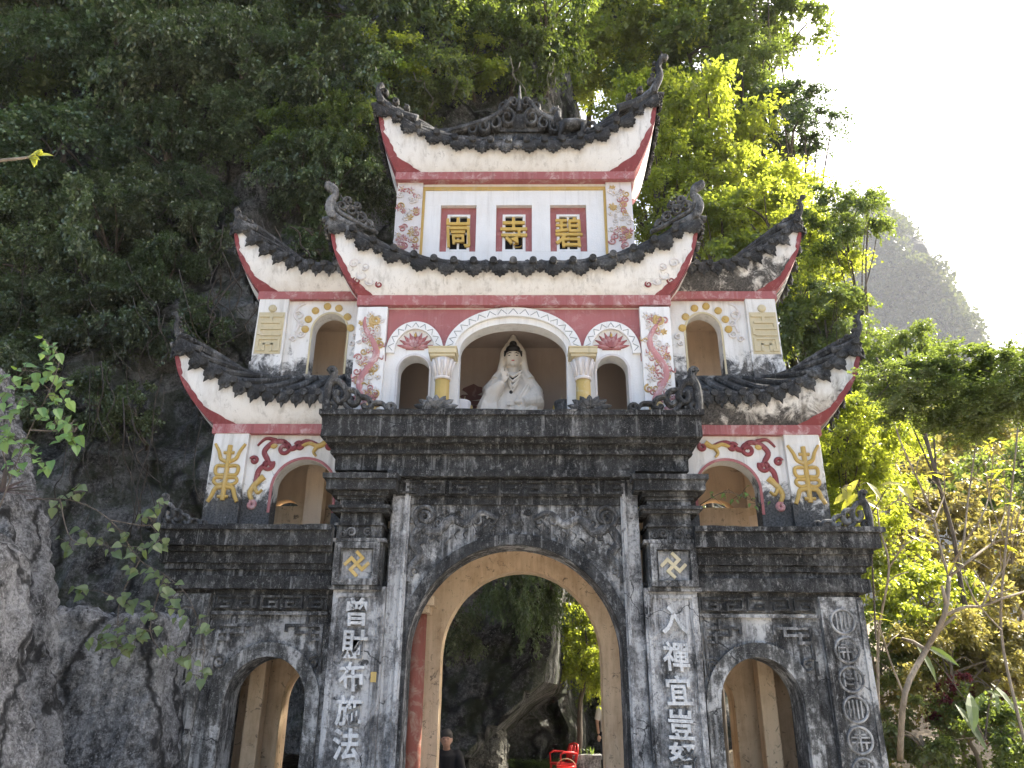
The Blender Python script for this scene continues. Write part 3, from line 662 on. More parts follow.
def flared_roof(base, eave, inner, zb, zt, zi, lifts, fall=1.9, p=2.2, push=0.10, cove='cove', drip='medallion', pitch=0.2, rolls=0.25,
                fin_style='cloud', fin_scale=1.0, broken=(), red_len=0.75, band_z=0.13, skip_inner=None, fins=(0,1,2,3)):
    Bc = [(base[0],base[2]),(base[1],base[2]),(base[1],base[3]),(base[0],base[3])]
    Ec = [(eave[0],eave[2]),(eave[1],eave[2]),(eave[1],eave[3]),(eave[0],eave[3])]
    Ic = [(inner[0],inner[2]),(inner[1],inner[2]),(inner[1],inner[3]),(inner[0],inner[3])]
    out = [(-1,-1),(1,-1),(1,1),(-1,1)]
    def side(k, d=None, t=None):
        a, c = k, (k+1) % 4
        A, Cc = Vector(Ec[a]), Vector(Ec[c]); L = (Cc-A).length
        if t is None: t = d/L
        q = A.lerp(Cc, t); z = zt; d0 = t*L; d1 = L-d0
        for cor, dd in ((a, d0), (c, d1)):
            if lifts[cor]:
                g = max(0.0, 1-dd/fall)**p
                z += lifts[cor]*g; q = q+Vector(out[cor])*push*g
        bq = Vector(Bc[a]).lerp(Vector(Bc[c]), t); iq = Vector(Ic[a]).lerp(Vector(Ic[c]), t)
        return Vector((q.x,q.y,z)), Vector((bq.x,bq.y,zb)), Vector((iq.x,iq.y,zi)), L
    def skin(k, t, v, off=0.0):
        E_, B_, I_, L = side(k, t=t); h = math.sin(v*math.pi/2)**0.92; zz = v**1.12
        q = Vector((B_.x+(E_.x-B_.x)*h, B_.y+(E_.y-B_.y)*h, B_.z+(E_.z-B_.z)*zz))
        if off:
            n = [(0,-1),(1,0),(0,1),(-1,0)][k]; q += Vector((n[0]*off*0.8, n[1]*off*0.8, -off*0.6))
        return q
    # the tiled deck
    b = MB(); N = 40
    sag = lambda u: u**1.25
    def deck(k, t, u):
        E_, B_, I_, L = side(k, t=t); return Vector((E_.x+(I_.x-E_.x)*u, E_.y+(I_.y-E_.y)*u, E_.z+0.075+(I_.z-E_.z)*sag(u)))
    for k in range(4): b.grid([[deck(k, i/N, u/8) for i in range(N+1)] for u in range(9)])
    for k in range(4):
        L = side(k, t=0)[3]; m = max(3, int(L/rolls))
        for i in range(1, m):
            t = i/m; b.tube([deck(k, t, u/6)+Vector((0,0,0.02)) for u in range(7)], 0.05, 8)
        if lifts[k]: b.tube([deck(k, 0, u/8)+Vector((0,0,0.03)) for u in range(9)], 0.075, 8)
    roof = part(b, 'tiled_roof', M['tile'], smooth=False)
    # cove
    b = MB()
    for k in range(4): b.grid([[skin(k, i/48, v/12) for i in range(49)] for v in range(13)])
    part(b, 'cove', M[cove], roof, smooth=True)
    # red moulding under it
    b = MB(); z1 = zb+0.012; z0 = zb-band_z
    x0, x1, y0, y1 = base; e = 0.03
    b.box(x0-e, x1+e, y0-e, y0+0.12, z0, z1); b.box(x0-e, x1+e, y1-0.12, y1+e, z0, z1); b.box(x0-e, x0+0.12, y0+0.121, y1-0.121, z0, z1); b.box(x1-0.12, x1+e, y0+0.121, y1-0.121, z0, z1)
    part(b, 'red_moulding', M['red'], roof, rough=0.004, seg=0.12)
    # painted red corners with a scalloped edge
    for c in range(4):
        if not lifts[c]: continue
        b = MB()
        for k, fwd in ((c, True), ((c+3) % 4, False)):
            L = side(k, t=0)[3]; rows = []
            for j in range(41):
                v = 0.01+0.93*j/40
                sc = 0.12*abs(math.sin(v*9+0.5))**0.6+0.035*abs(math.sin(v*25))
                dm = red_len*0.7*max(0.0, 1-v*2.4)**1.2+0.03*(1-v)+0.012+sc*(1.2-v)*(0.55+red_len)
                rows.append([skin(k, (q/10*dm/L if fwd else 1-q/10*dm/L), v, 0.008) for q in range(11)])
            b.grid(rows)
        part(b, 'painted_corner', M['red_dark'], roof, smooth=True)
    # eave: a moulded board, then the row of moulded drip tiles and roll ends
    b = MB()
    def dirs(k, t):
        p0 = side(k, t=max(0, t-0.01))[0]; p1 = side(k, t=min(1, t+0.01))[0]; d = (p1-p0).normalized()
        n = Vector([(0,-1,0),(1,0,0),(0,1,0),(-1,0,0)][k]); up = d.cross(n); up = -up if up.z < 0 else up
        return d, n, up
    for k in range(4):
        rows = []
        for i in range(N+1):
            E_ = side(k, t=i/N)[0]; d, n, up = dirs(k, i/N); rows.append([E_+n*a+up*c for a, c in ((-0.06,-0.03),(0.02,-0.03),(0.045,0.0),(0.045,0.05),(0.02,0.095),(-0.08,0.095))])
        b.grid(rows)
    part(b, 'eave_board', M['tile'], roof)
    b = MB()
    def plate(E_, d, n, up, poly, th, off, inset=0.2):
        b.prism(poly, -off-th, -off, xf=lambda x, y, z: E_+d*x-n*y*1.0+up*z if False else E_+d*x+n*(-y)+up*z, inset=inset)
    def med(w, h):   # scalloped pendant
        o = []
        for (a, c) in ((-1,0.10),(-1.02,-0.25),(-0.80,-0.40),(-0.82,-0.60),(-0.55,-0.66),(-0.48,-0.85),(-0.22,-0.84),(0,-1.05),(0.22,-0.84),(0.48,-0.85),(0.55,-0.66),(0.82,-0.60),(0.80,-0.40),(1.02,-0.25),(1,0.10)): o.append((a*w/2, c*h))
        return o
    for k in range(4):
        L = side(k, t=0)[3]
        if drip == 'medallion':
            m = int(round(L/0.40)); 
            for i in range(m*2+1):
                t = (i+0.5)/(m*2+1); E_ = side(k, t=t)[0]; d, n, up = dirs(k, t); big = i % 2 == 0
                w, h = (0.29, 0.185) if big else (0.15, 0.12)
                plate(E_, d, n, up, med(w, h), 0.035, 0.045)
                plate(E_+up*(-h*0.38), d, n, up, [(0.09*(w/.3)*math.cos(a*math.pi/6), 0.065*(h/.2)*math.sin(a*math.pi/6)) for a in range(12)], 0.03, 0.07, 0.5)
                for q in range(5 if big else 3):
                    aa = math.pi*(1.15+0.7*q/(4 if big else 2)); c0 = E_+up*(-h*0.36)+d*(0.115*(w/.3)*math.cos(aa))+up*(0.10*(h/.2)*math.sin(aa)); b.ball(c0+n*0.08, 0.017, 6, 5)
            m = int(L/0.275)
            for i in range(m+1):
                t = i/m; E_ = side(k, t=t)[0]; d, n, up = dirs(k, t)
                b.prism([(0.058*math.cos(a*math.pi/8), 0.055+0.058*math.sin(a*math.pi/8)) for a in range(16)], -0.13, 0.05, xf=lambda x, y, z: E_+d*x+n*(-y)+up*z, inset=0.12)
        else:
            m = int(round(L/pitch))
            for i in range(m):
                t = (i+0.5)/m; E_ = side(k, t=t)[0]; d, n, up = dirs(k, t); w = pitch*0.92
                plate(E_, d, n, up, [(-w/2,0.03),(-w/2,-0.05),(-w*0.34,-0.10),(-w*.16,-0.105),(0,-0.17),(w*.16,-0.105),(w*0.34,-0.10),(w/2,-0.05),(w/2,0.03)], 0.025, 0.045)
                b.ball(E_+up*(-0.055)+n*0.075, (0.035,0.02,0.035), 8, 6)
                b.prism([(0.052*math.cos(a*math.pi/7)+pitch/2, 0.05+0.052*math.sin(a*math.pi/7)) for a in range(14)], -0.10, 0.06, xf=lambda x, y, z: E_+d*x+n*(-y)+up*z, inset=0.12)
    part(b, 'drip_tiles', M['tile'], roof)
    for c in fins:
        if lifts[c]:
            E_ = side(c, t=0)[0]; finial(E_+Vector((0,0,0.06)), out[c][0], fin_scale, roof, fin_style, M['ornament'], c in broken)
    return roof

# ---- side towers
def swall(b, x0, x1, y0, y1, z0, z1, arch):
    """a wall running back from the front, with one arched opening"""
    q = MB(); q.wall(y0, y1, x0, x1, z0, z1, [arch], n=18); b.add([(v[1], v[0], v[2]) for v in q.v], q.f)
def tower(sx):
    X = lambda a: sx*a+0.045
    def rect(xi, xo, y0, y1):
        a, c = X(xi), X(xo); return (min(a,c), max(a,c), y0, y1)
    oc = (1, 2) if sx > 0 else (0, 3)
    def lf(v): return tuple(v if c in oc else 0.0 for c in range(4))
    # lower room
    b = MB(); b.wall(min(X(2.2),X(3.98)), max(X(2.2),X(3.98)), 9.80, 10.02, 3.5, 4.86, [(X(2.77), 0.40, 3.5, 4.08, 4.47)], n=26)
    swall(b, min(X(3.76),X(3.98)), max(X(3.76),X(3.98)), 10.021, 11.2, 3.5, 4.86, (10.55, .34, 3.5, 4.1, 4.45))
    wall_l = part(b, 'tower_wall', M['tower'], rough=0.004, seg=0.13)
    b = MB(); b.wall(min(X(2.2),X(3.755)), max(X(2.2),X(3.755)), 11.0, 11.2, 3.5, 4.86, [(X(2.90), 0.30, 3.5, 3.98, 4.24)] if sx > 0 else [(X(3.35), 0.22, 3.5, 4.0, 4.22)], n=20)
    swall(b, min(X(3.70),X(3.758)), max(X(3.70),X(3.758)), 10.021, 10.999, 3.5, 4.86, (10.55, .34, 3.5, 4.1, 4.45)); b.box(X(2.2), X(3.70), 10.021, 10.999, 4.80, 4.86)
    if sx < 0: b.box(X(2.70), X(2.95), 10.55, 10.75, 3.5, 4.8)
    else: b.box(X(3.32), X(3.44), 10.9, 10.999, 3.5, 4.8)
    part(b, 'tower_interior', M['tan'], wall_l)
    b = MB(); b.box(X(3.55), X(4.00), 9.72, 9.799, 3.5, 4.85, top=(0.0,0)); b.box(X(3.92), X(4.02), 9.74, 9.95, 3.5, 4.85); part(b, 'corner_pilaster', M['tower'], wall_l, rough=0.005, seg=0.1)
    b = MB(); b.arch_ring(X(2.77), 0.402, 4.08, 4.473, 0.035, 9.787, 9.81, 3.76, n=26); part(b, 'arch_trim', M['pink'], wall_l)
    # red and yellow leaf scrolls round the arch
    b = MB(); xf = pl(9.795, sx, 0.045); b.m = 0
    b.ribbon(sp2([(2.62,4.66),(2.80,4.72),(2.98,4.62),(3.10,4.72),(3.24,4.70),(3.34,4.58),(3.28,4.44),(3.38,4.32),(3.40,4.16)],6), 0.036, 0.03, xf)
    b.ribbon(spiral(3.08, 4.62, 0.085, 0.03, 1.5, 1.2), 0.028, 0.03, xf); b.ribbon(spiral(3.27, 4.40, 0.075, 0.025, 2.6, 1.2), 0.028, 0.03, xf); b.ribbon(spiral(2.88, 4.66, 0.06, 0.02, .3, 1.1), 0.026, 0.03, xf)
    b.ribbon(spiral(3.46, 4.46, 0.05, 0.02, .3, 1.0), 0.024, 0.03, xf); b.ribbon(spiral(2.48, 4.66, 0.05, 0.02, 2, 1.0), 0.026, 0.03, xf); b.ribbon(sp2([(3.20,4.74),(3.34,4.76),(3.44,4.66)],5), 0.03, 0.03, xf, (1,.4))
    b.m = 1
    b.ribbon(sp2([(2.52,4.72),(2.62,4.66),(2.74,4.70),(2.84,4.66)],5), 0.042, 0.036, xf, (1,.5)); b.ribbon(sp2([(2.62,4.68),(2.68,4.58),(2.64,4.52)],5), 0.032, 0.034, xf, (1,.4))
    b.ribbon(sp2([(3.30,4.24),(3.40,4.14),(3.46,4.02),(3.42,3.92)],5), 0.045, 0.036, xf, (1,.6)); b.ribbon(sp2([(3.42,4.12),(3.36,4.02),(3.30,4.06)],5), 0.03, 0.034, xf, (1,.5)); b.ball((X(3.22),9.785,4.66), (.05,.02,.04), 10, 6)
    b.m = 2; b.ribbon(spiral(3.42, 3.86, 0.05, 0.02, 1, 1.1), 0.03, 0.03, xf)
    part(b, 'leaf_scroll_relief', [M['red_dark'], M['yellow'], M['relief_pink']], wall_l)
    # stylised longevity sign on the pilaster
    b = MB(); xf = pl(9.715, sx, 0.045+sx*3.775)
    for s2 in (-1, 1):
        b.ribbon(sp2([(s2*0.02,4.42),(s2*0.10,4.46),(s2*0.14,4.56),(s2*0.20,4.66)],5), 0.03, 0.028, xf, (1,.6))
        b.ribbon(sp2([(s2*0.02,4.08),(s2*0.11,4.06),(s2*0.15,3.96),(s2*0.19,3.88)],5), 0.034, 0.028, xf, (1,.7))
        b.ribbon(sp2([(s2*0.03,4.36),(s2*0.13,4.36),(s2*0.15,4.30),(s2*0.12,4.24),(s2*0.03,4.24)],5), 0.024, 0.028, xf)
        b.ribbon(sp2([(s2*0.03,4.20),(s2*0.13,4.20),(s2*0.15,4.15),(s2*0.10,4.11),(s2*0.03,4.12)],5), 0.022, 0.028, xf)
        b.ribbon([(0,4.54),(s2*0.07,4.54)], 0.022, 0.028, xf); b.ribbon([(0,3.95),(s2*0.07,3.95)], 0.022, 0.028, xf)
    b.ribbon([(0,4.64),(0,3.90)], 0.032, 0.034, xf)
    part(b, 'longevity_sign', M['yellow'], wall_l)
    # lower roof
    flared_roof(rect(2.25,4.02,9.74,11.3), rect(2.25,4.48,9.55,11.6), rect(2.25,3.78,10.02,11.25), 4.93, 5.26, 5.64, lf(0.74), fall=1.55, p=2.3, push=0.13,
                cove='cove' if sx < 0 else 'cove_black', drip='arrow', pitch=0.19, rolls=0.26, fin_style='serpent', fin_scale=0.62 if sx < 0 else 0.66, red_len=0.34, band_z=0.12)
    # upper room
    b = MB(); b.wall(min(X(2.2),X(3.72)), max(X(2.2),X(3.72)), 10.02, 10.22, 5.4, 7.0, [(X(2.70), 0.25, 5.78, 6.47, 6.75)], n=24)
    swall(b, min(X(3.55),X(3.72)), max(X(3.55),X(3.72)), 10.221, 11.2, 5.4, 7.0, (10.65, .28, 5.4, 6.2, 6.5))
    wall_u = part(b, 'tower_wall', M['tower'], rough=0.004, seg=0.13)
    b = MB(); b.wall(min(X(2.2),X(3.545)), max(X(2.2),X(3.545)), 11.0, 11.2, 5.4, 7.0, [(X(2.62), 0.20, 5.4, 5.98, 6.16)] if sx > 0 else [(X(2.75), 0.2, 5.4, 5.95, 6.12)], n=16)
    swall(b, min(X(3.49),X(3.548)), max(X(3.49),X(3.548)), 10.221, 10.999, 5.4, 7.0, (10.65, .28, 5.4, 6.2, 6.5)); b.box(X(2.2), X(3.49), 10.221, 10.999, 6.94, 7.0)
    part(b, 'tower_interior', M['tan'], wall_u)
    b = MB(); b.box(X(3.33), X(3.76), 9.95, 10.019, 5.4, 6.99); b.box(X(3.33)+0*sx, X(3.78), 9.94, 10.018, 5.4, 5.96); part(b, 'corner_pilaster', M['tower'], wall_u, rough=0.005, seg=0.1)
    b = MB(); b.arch_ring(X(2.70), 0.252, 6.47, 6.753, 0.028, 10.008, 10.03, 5.8, n=24); part(b, 'arch_trim', M['cream'], wall_u)
    for (x, z) in ((2.40,6.52),(2.46,6.70),(2.60,6.84),(2.77,6.87),(2.94,6.80),(3.03,6.66),(3.06,6.50)):
        b = MB(); b.lathe([(0.055,0),(0.055,0.02),(0.03,0.035)], (0,0,0), 14); b.v = [(X(x)+q[0], 10.02-q[2], z+q[1]) for q in b.v]
        part(b, 'gold_disc', M['yellow'], wall_u)
    b = MB(); xf = pl(10.015, sx, 0.045)
    for (x, z, r, a) in ((3.18,6.72,0.07,1),(3.12,6.42,0.06,3),(3.22,6.34,.05,0),(3.12,6.60,.05,4),(2.33,6.38,.05,1),(2.36,6.28,.04,3)): b.ribbon(spiral(x, z, r, r*.3, a, 1.2, 14), 0.016, 0.02, xf, (1,.5))
    b.ribbon(sp2([(3.10,6.92),(3.20,6.86),(3.24,6.72),(3.16,6.6),(3.2,6.45)],5), 0.018, 0.02, xf)
    part(b, 'cloud_relief', M['relief_white'], wall_u)
    # sign with a disc over key-like strokes
    b = MB(); x0 = X(3.55); Y = 9.95
    def bar(u0, u1, w0, w1): b.box(x0+u0, x0+u1, Y-0.022, Y+0.004, w0, w1)
    bar(-.17,.17,6.66,6.70); bar(-.14,.14,6.56,6.595); bar(-.02,.02,6.595,6.66); bar(-.17,.17,6.46,6.495); bar(-.17,-.135,6.38,6.46); bar(.135,.17,6.495,6.56); bar(-.135,.17,6.36,6.395)
    bar(-.17,-.135,6.12,6.30); bar(.135,.17,6.12,6.30); bar(-.17,.17,6.30,6.33); bar(-.07,-.04,6.12,6.24); bar(.04,.07,6.12,6.24); bar(-.07,.07,6.215,6.24); bar(-.135,-.09,6.12,6.15); bar(.09,.135,6.12,6.15)
    k0 = len(b.v); b.lathe([(0.06,0),(0.06,0.02),(0.035,0.035)], (0,0,0), 14); b.v[k0:] = [(x0+q[0], Y-q[2], 6.80+q[1]) for q in b.v[k0:]]
    b.m = 1; b.box(x0-.19, x0+.19, Y-0.006, Y+0.002, 6.08, 6.74)
    part(b, 'longevity_sign', [M['cream'], M['cream']] , wall_u)
    # upper roof
    flared_roof(rect(2.25,3.76,9.97,11.3), rect(2.25,4.11,9.78,11.6), rect(2.25,3.2,10.6,11.0), 7.07, 7.37, 7.66, lf(0.74), fall=1.35, p=2.2, push=0.09,
                cove='cove' if sx < 0 else 'cove_black', drip='arrow', pitch=0.18, rolls=0.26, fin_style='serpent', fin_scale=0.60, red_len=0.28, band_z=0.11, broken=(0,) if sx < 0 else ())
    b = MB(); b.box(X(2.25), X(3.2), 10.6, 11.0, 7.6, 7.9); part(b, 'roof_ridge', M['ornament'], rough=.01)
tower(-1); tower(1)

# ---- middle storey: the niche
OX = 0.01
b = MB(); b.wall(-2.20+OX, 2.20+OX, 9.80, 10.05, 4.8, 6.86, [(OX, 0.75, 4.9, 6.05, 6.49), (-1.365, 0.215, 4.9, 5.76, 5.98), (1.385, 0.215, 4.9, 5.76, 5.98)], n=30)
niche = part(b, 'niche_wall', M['white'], rough=0.003, seg=0.15)
b = MB(); b.box(-2.20, 2.22, 11.1, 11.3, 4.8, 6.86); b.box(-2.2, -2.02, 10.051, 11.099, 4.8, 6.86); b.box(2.04, 2.22, 10.051, 11.099, 4.8, 6.86); b.box(-2.019, 2.039, 10.051, 11.099, 6.70, 6.86)
for sx in (-1, 1): b.box(sx*1.02, sx*1.08, 10.051, 10.5, 4.9, 6.699)
part(b, 'niche_interior', M['niche'], niche)
# patches where the plaster has peeled
M['peeled'] = paint('peeled_brick', (0.17,0.085,0.075), (0.3,0.2,0.17), 0.2)
for (x, z, w, h) in ((-.62,5.98,.16,.09),(-.66,5.86,.22,.05),(-.58,5.77,.26,.035),(-.66,5.70,.16,.03),(-.36,5.66,.12,.06),(-.70,5.62,.2,.03),(.42,5.93,.05,.05)):
    b = MB(); b.prism([(x+w*math.cos(a*math.pi/6)*(0.8+.35*rng.random()), z+h*math.sin(a*math.pi/6)*(0.7+.5*rng.random())) for a in range(12)], 11.094, 11.102)
    part(b, 'bare_patch', M['peeled'], niche)
# pink field, arch rings with a saw-tooth border
b = MB(); b.wall(-1.78+OX, 1.79+OX, 9.782, 9.80, 5.9, 6.70, [(OX, 0.93, 5.9, 6.05, 6.70-.02), (-1.365, 0.40, 5.9, 6.05, 6.45), (1.385, 0.40, 5.9, 6.05, 6.45)], n=26); part(b, 'pink_field', M['pink'], niche)
def ringteeth(cx, hw, zp, zc, w, n):
    b = MB(); z_ = MB(); b.arch_ring(cx, hw, zp, zc, w, 9.745, 9.80, zp-0.02, n=36)
    for i in range(n):
        a0 = math.pi*(i+0.08)/n; a1 = math.pi*(i+0.92)/n; am = (a0+a1)/2
        def Q(a, u): return (cx-(hw+w*u)*math.cos(a), zp+(zc-zp+w*u)*math.sin(a))
        z_.ribbon([Q(a0,0.22),Q(am,0.8)], 0.0055, 0.008, pl(9.746)); z_.ribbon([Q(am,0.8),Q(a1,0.22)], 0.0055, 0.008, pl(9.746))
    q = part(b, 'arch_ring', M['white'], niche, bevel=0.003); part(z_, 'saw_tooth_border', M['toothline'], q); return q
ringteeth(OX, 0.82, 6.05, 6.585, 0.135, 17); ringteeth(-1.365, 0.285, 6.03, 6.38, 0.115, 9); ringteeth(1.385, 0.285, 6.03, 6.38, 0.115, 9)
for cx in (-1.365, 1.385):
    b = MB(); b.arch_ring(cx, 0.216, 5.76, 5.982, 0.03, 9.785, 9.81, 4.95); part(b, 'arch_trim', M['relief_white'], niche)
    b = MB(); xf = pl(9.797, 1, cx, 6.10)     # lotus fan over the small arch
    for row, (n, L0, m_) in enumerate(((9,.235,0),(8,.17,1),(5,.11,0))):
        b.m = m_
        for k in range(n):
            a = math.pi*(0.05+0.90*k/(n-1)) if row < 2 else math.pi*(.2+.6*k/(n-1)); L = L0
            b.ribbon([(0.03*math.cos(a),0.0),(L*.35*math.cos(a),L*.35*math.sin(a)*.95),(L*.7*math.cos(a),L*.7*math.sin(a)*.95),(L*1.08*math.cos(a),L*1.05*math.sin(a))], [0.014,0.034,0.030,0.004], 0.02+0.012*row, xf)
    b.m = 2; b.ball((cx, 9.75, 6.28), (.018,.012,.03), 8, 6); b.m = 0
    b.ribbon([(-.13,-.015),(.13,-.015)], 0.016, 0.02, xf); part(b, 'lotus_relief', [M['red'], M['relief_pink'], M['yellow']], niche)
# colonnettes
for sx in (-1, 1):
    x = OX+sx*0.955
    b = MB(); b.lathe([(0.115,0),(0.12,0.06),(0.10,0.10),(0.098,0.62)], (x, 9.66, 4.93), 22); colm = part(b, 'colonnette', M['yellow'], niche, smooth=True)
    b = MB(); b.lathe([(0.112,0.62),(0.118,0.65),(0.102,0.67),(0.105,0.78),(0.125,0.86),(0.15,0.92)], (x, 9.66, 4.93), 22)
    for k in range(10):
        a = 2*math.pi*k/10; b.tube([(x+0.10*math.cos(a), 9.66+0.10*math.sin(a), 5.60), (x+0.118*math.cos(a), 9.66+0.118*math.sin(a), 5.72), (x+0.155*math.cos(a), 9.66+0.155*math.sin(a), 5.83)], [0.02,0.026,0.022], 6)
    part(b, 'carved_capital', M['relief_white'], niche, smooth=True)
    b = MB(); b.box(x-.17, x+.17, 9.50, 9.80, 5.85, 5.89); b.box(x-.19, x+.19, 9.48, 9.80, 5.89, 5.97); b.box(x-.2, x+.2, 9.47, 9.80, 5.97, 5.99); part(b, 'abacus', M['cream'], niche, bevel=0.008)
# corner pilasters with painted dragon and flower relief
def painted_relief(x0, x1, z0, z1, Y, seed, kind):
    r = random.Random(seed); b = MB(); cx = (x0+x1)/2; w = (x1-x0)/2-0.03; xf = pl(Y)
    if kind == 'dragon':
        n = 60; body = [(cx+0.55*w*math.sin(i/n*9.5+seed), z0+0.10+(z1-z0-0.25)*i/n) for i in range(n+1)]
        b.m = 1; b.ribbon(body, [0.022+0.03*math.sin(math.pi*i/n) for i in range(n+1)], 0.03, xf)
        for k in range(12):
            p = body[4+k*4]; b.m = r.choice((1,1,2,0)); q = 1 if k % 2 else -1
            b.ribbon(sp2([p,(p[0]+q*.06,p[1]+.05),(p[0]+q*.12,p[1]+.02),(p[0]+q*.13,p[1]+.08)],4), 0.015, 0.024, xf, (1,.3))
        b.m = 2; b.ribbon(spiral(body[0][0], body[0][1]+.08, 0.085, 0.02, 0, 1.5), 0.03, 0.036, xf); b.ribbon(spiral(cx+.05, z1-.2, 0.08, 0.02, 2, 1.5), 0.025, 0.03, xf)
    nn = int((z1-z0)*(x1-x0)*95)
    for k in range(nn):
        x = r.uniform(x0+.05, x1-.05); z = r.uniform(z0+.08, z1-.08); low = (z-z0)/(z1-z0)
        b.m = (1 if r.random() < (0.85 if low < .22 else 0.28) else (2 if r.random() < .30 else 0)); rr = r.uniform(0.035, 0.065)
        if r.random() < .55: b.ribbon(spiral(x, z, rr, rr*.25, r.uniform(0,6), r.choice((-1.2,1.2)), 14), rr*.24, 0.02, xf, (1,.5))
        else:
            for q in range(6):
                a = q*math.pi/3+r.random()*.3; b.ribbon([(x+.008*math.cos(a),z+.008*math.sin(a)),(x+rr*.7*math.cos(a),z+rr*.7*math.sin(a)),(x+rr*1.15*math.cos(a+.15),z+rr*1.15*math.sin(a+.15))], [0.007,0.017,0.004], 0.018, xf)
            b.m = 2; b.ball((x, Y-.01, z), (.016,.014,.016), 6, 5)
    return b
for sx in (-1, 1):
    x0, x1 = sorted((OX+sx*1.785, OX+sx*2.205))
    b = MB(); b.box(x0, x1, 9.70, 9.80, 4.9, 6.70); pp = part(b, 'corner_pilaster', M['white'], niche, rough=0.003, seg=0.1)
    part(painted_relief(x0, x1, 5.0, 6.68, 9.699, 3+sx, 'dragon'), 'dragon_relief', [M['relief_white'], M['relief_pink'], M['relief_yellow']], niche)
mid_roof = flared_roof((-2.20+OX,2.20+OX,9.72,11.35), (-2.54+OX,2.54+OX,9.54,11.7), (-1.9,1.9,10.25,11.2), 6.87, 7.25, 7.66, (0.70,0.70,0.70,0.70), fall=1.9, p=2.2, push=0.11,
    cove='cove', drip='medallion', rolls=0.275, fin_style='cloud', fin_scale=0.86, red_len=0.16, band_z=0.14)
# curling stems painted on the cove's ends
for sx in (-1, 1):
    for (x, z, r, a, m_) in ((2.16,7.14,0.10,1,0),(2.05,7.06,0.07,3,0),(2.28,7.30,0.08,0,0),(1.92,7.02,.05,2,1),(2.24,7.07,.06,2,1),(2.12,7.26,.06,4,0)):
        y = 9.72-0.17*min(1,((z-6.87)/.45))-.035; b = MB()
        b.ribbon(spiral(sx*x+OX, z, r, r*.3, a, 1.2, 16), 0.016, 0.02, pl(y), (1,.5)); part(b, 'cloud_scroll', M['red_dark' if m_ else 'relief_white'], mid_roof)

# ---- top storey with the name of the pagoda
YT = 10.30
b = MB(); b.box(-1.47, 1.47, YT+0.16, 11.2, 7.7, 9.36); b.box(-1.47, 1.47, YT+0.03, YT+0.159, 8.86, 9.28)
for (xa, xb) in ((-1.47,-1.17),(-.60,-.285),(.285,.575),(1.15,1.47)): b.box(xa, xb, YT+0.03, YT+0.159, 8.0, 8.859)
b.box(-1.47, 1.47, YT+0.03, YT+0.159, 7.7, 7.999)
name_wall = part(b, 'name_wall', M['white'], rough=0.002, seg=0.2)
b = MB(); b.box(-1.475, -1.43, YT+0.01, YT+0.05, 7.8, 9.20); b.box(1.43, 1.475, YT+0.01, YT+0.05, 7.8, 9.20); b.box(-1.43, 1.43, YT+0.01, YT+0.05, 9.14, 9.20); part(b, 'yellow_border', M['yellow'], name_wall)
for ch, xa, xb in (('峝',-1.17,-.60),('寺',-.285,.285),('碧',.575,1.15)):
    y = YT+0.159; zc = 8.86
    b = MB(); b.box(xa, xa+.10, y-.045, y+.01, 8.0, zc); b.box(xb-.10, xb, y-.045, y+.01, 8.0, zc); b.box(xa+.10, xb-.10, y-.045, y+.01, 8.74, zc)
    fr = part(b, 'window_surround', M['pink'], name_wall)
    b = MB(); c, d = xa+.102, xb-.102; z0, z1 = 8.05, 8.738
    b.box(c, c+.045, y-.05, y, z0, z1); b.box(d-.045, d, y-.05, y, z0, z1); b.box(c+.045, d-.045, y-.05, y, z1-.04, z1); b.box(c+.045, d-.045, y-.05, y, z0, z0+.04)
    m_ = (c+d)/2; b.box(m_-.018, m_+.018, y-.03, y-.002, z0+.04, z1-.04); b.box(c+.045, d-.045, y-.032, y-.004, (z0+z1)/2-.016, (z0+z1)/2+.016)
    part(b, 'window_frame', M['white'], name_wall, bevel=.004)
    b = MB(); b.box(c+.001, d-.001, y-.001, y+.012, z0+.001, z1-.001); part(b, 'painted_dark_opening', M['black'], name_wall)  # flat near-black sheet paints the dark of the window opening
    glyph(ch, m_, y-.055, (z0+z1)/2, 0.58, M['gold'], name_wall, 0.02, 0.0065, sx=.80)
for sx in (-1, 1):
    x0, x1 = sorted((sx*1.47, sx*1.88))
    b = MB(); b.box(x0, x1, YT-.02, 11.2, 7.7, 9.36); part(b, 'corner_pilaster', M['relief_white'], name_wall, rough=0.003, seg=0.12)
    part(painted_relief(x0, x1, 7.95, 9.24, YT-.021, 17+sx, 'flower'), 'flower_relief', [M['relief_white'], M['relief_pink'], M['relief_yellow']], name_wall)
top_roof = flared_roof((-1.88,1.90,10.22,11.25), (-2.11,2.22,10.03,11.5), (-1.2,1.2,10.6,10.9), 9.39, 9.78, 10.30, (0.72,0.92,0.72,0.72), fall=1.7, p=2.3, push=0.10,
    cove='cove', drip='medallion', rolls=0.27, fin_style='serpent', fin_scale=1.18, red_len=0.42, band_z=0.13, broken=(0,))
b = MB(); b.box(-1.2, 1.2, 10.6, 10.9, 10.15, 10.52); b.box(-1.3, 1.3, 10.56, 10.94, 10.52, 10.60); part(b, 'roof_ridge', M['ornament'], top_roof, rough=.008)
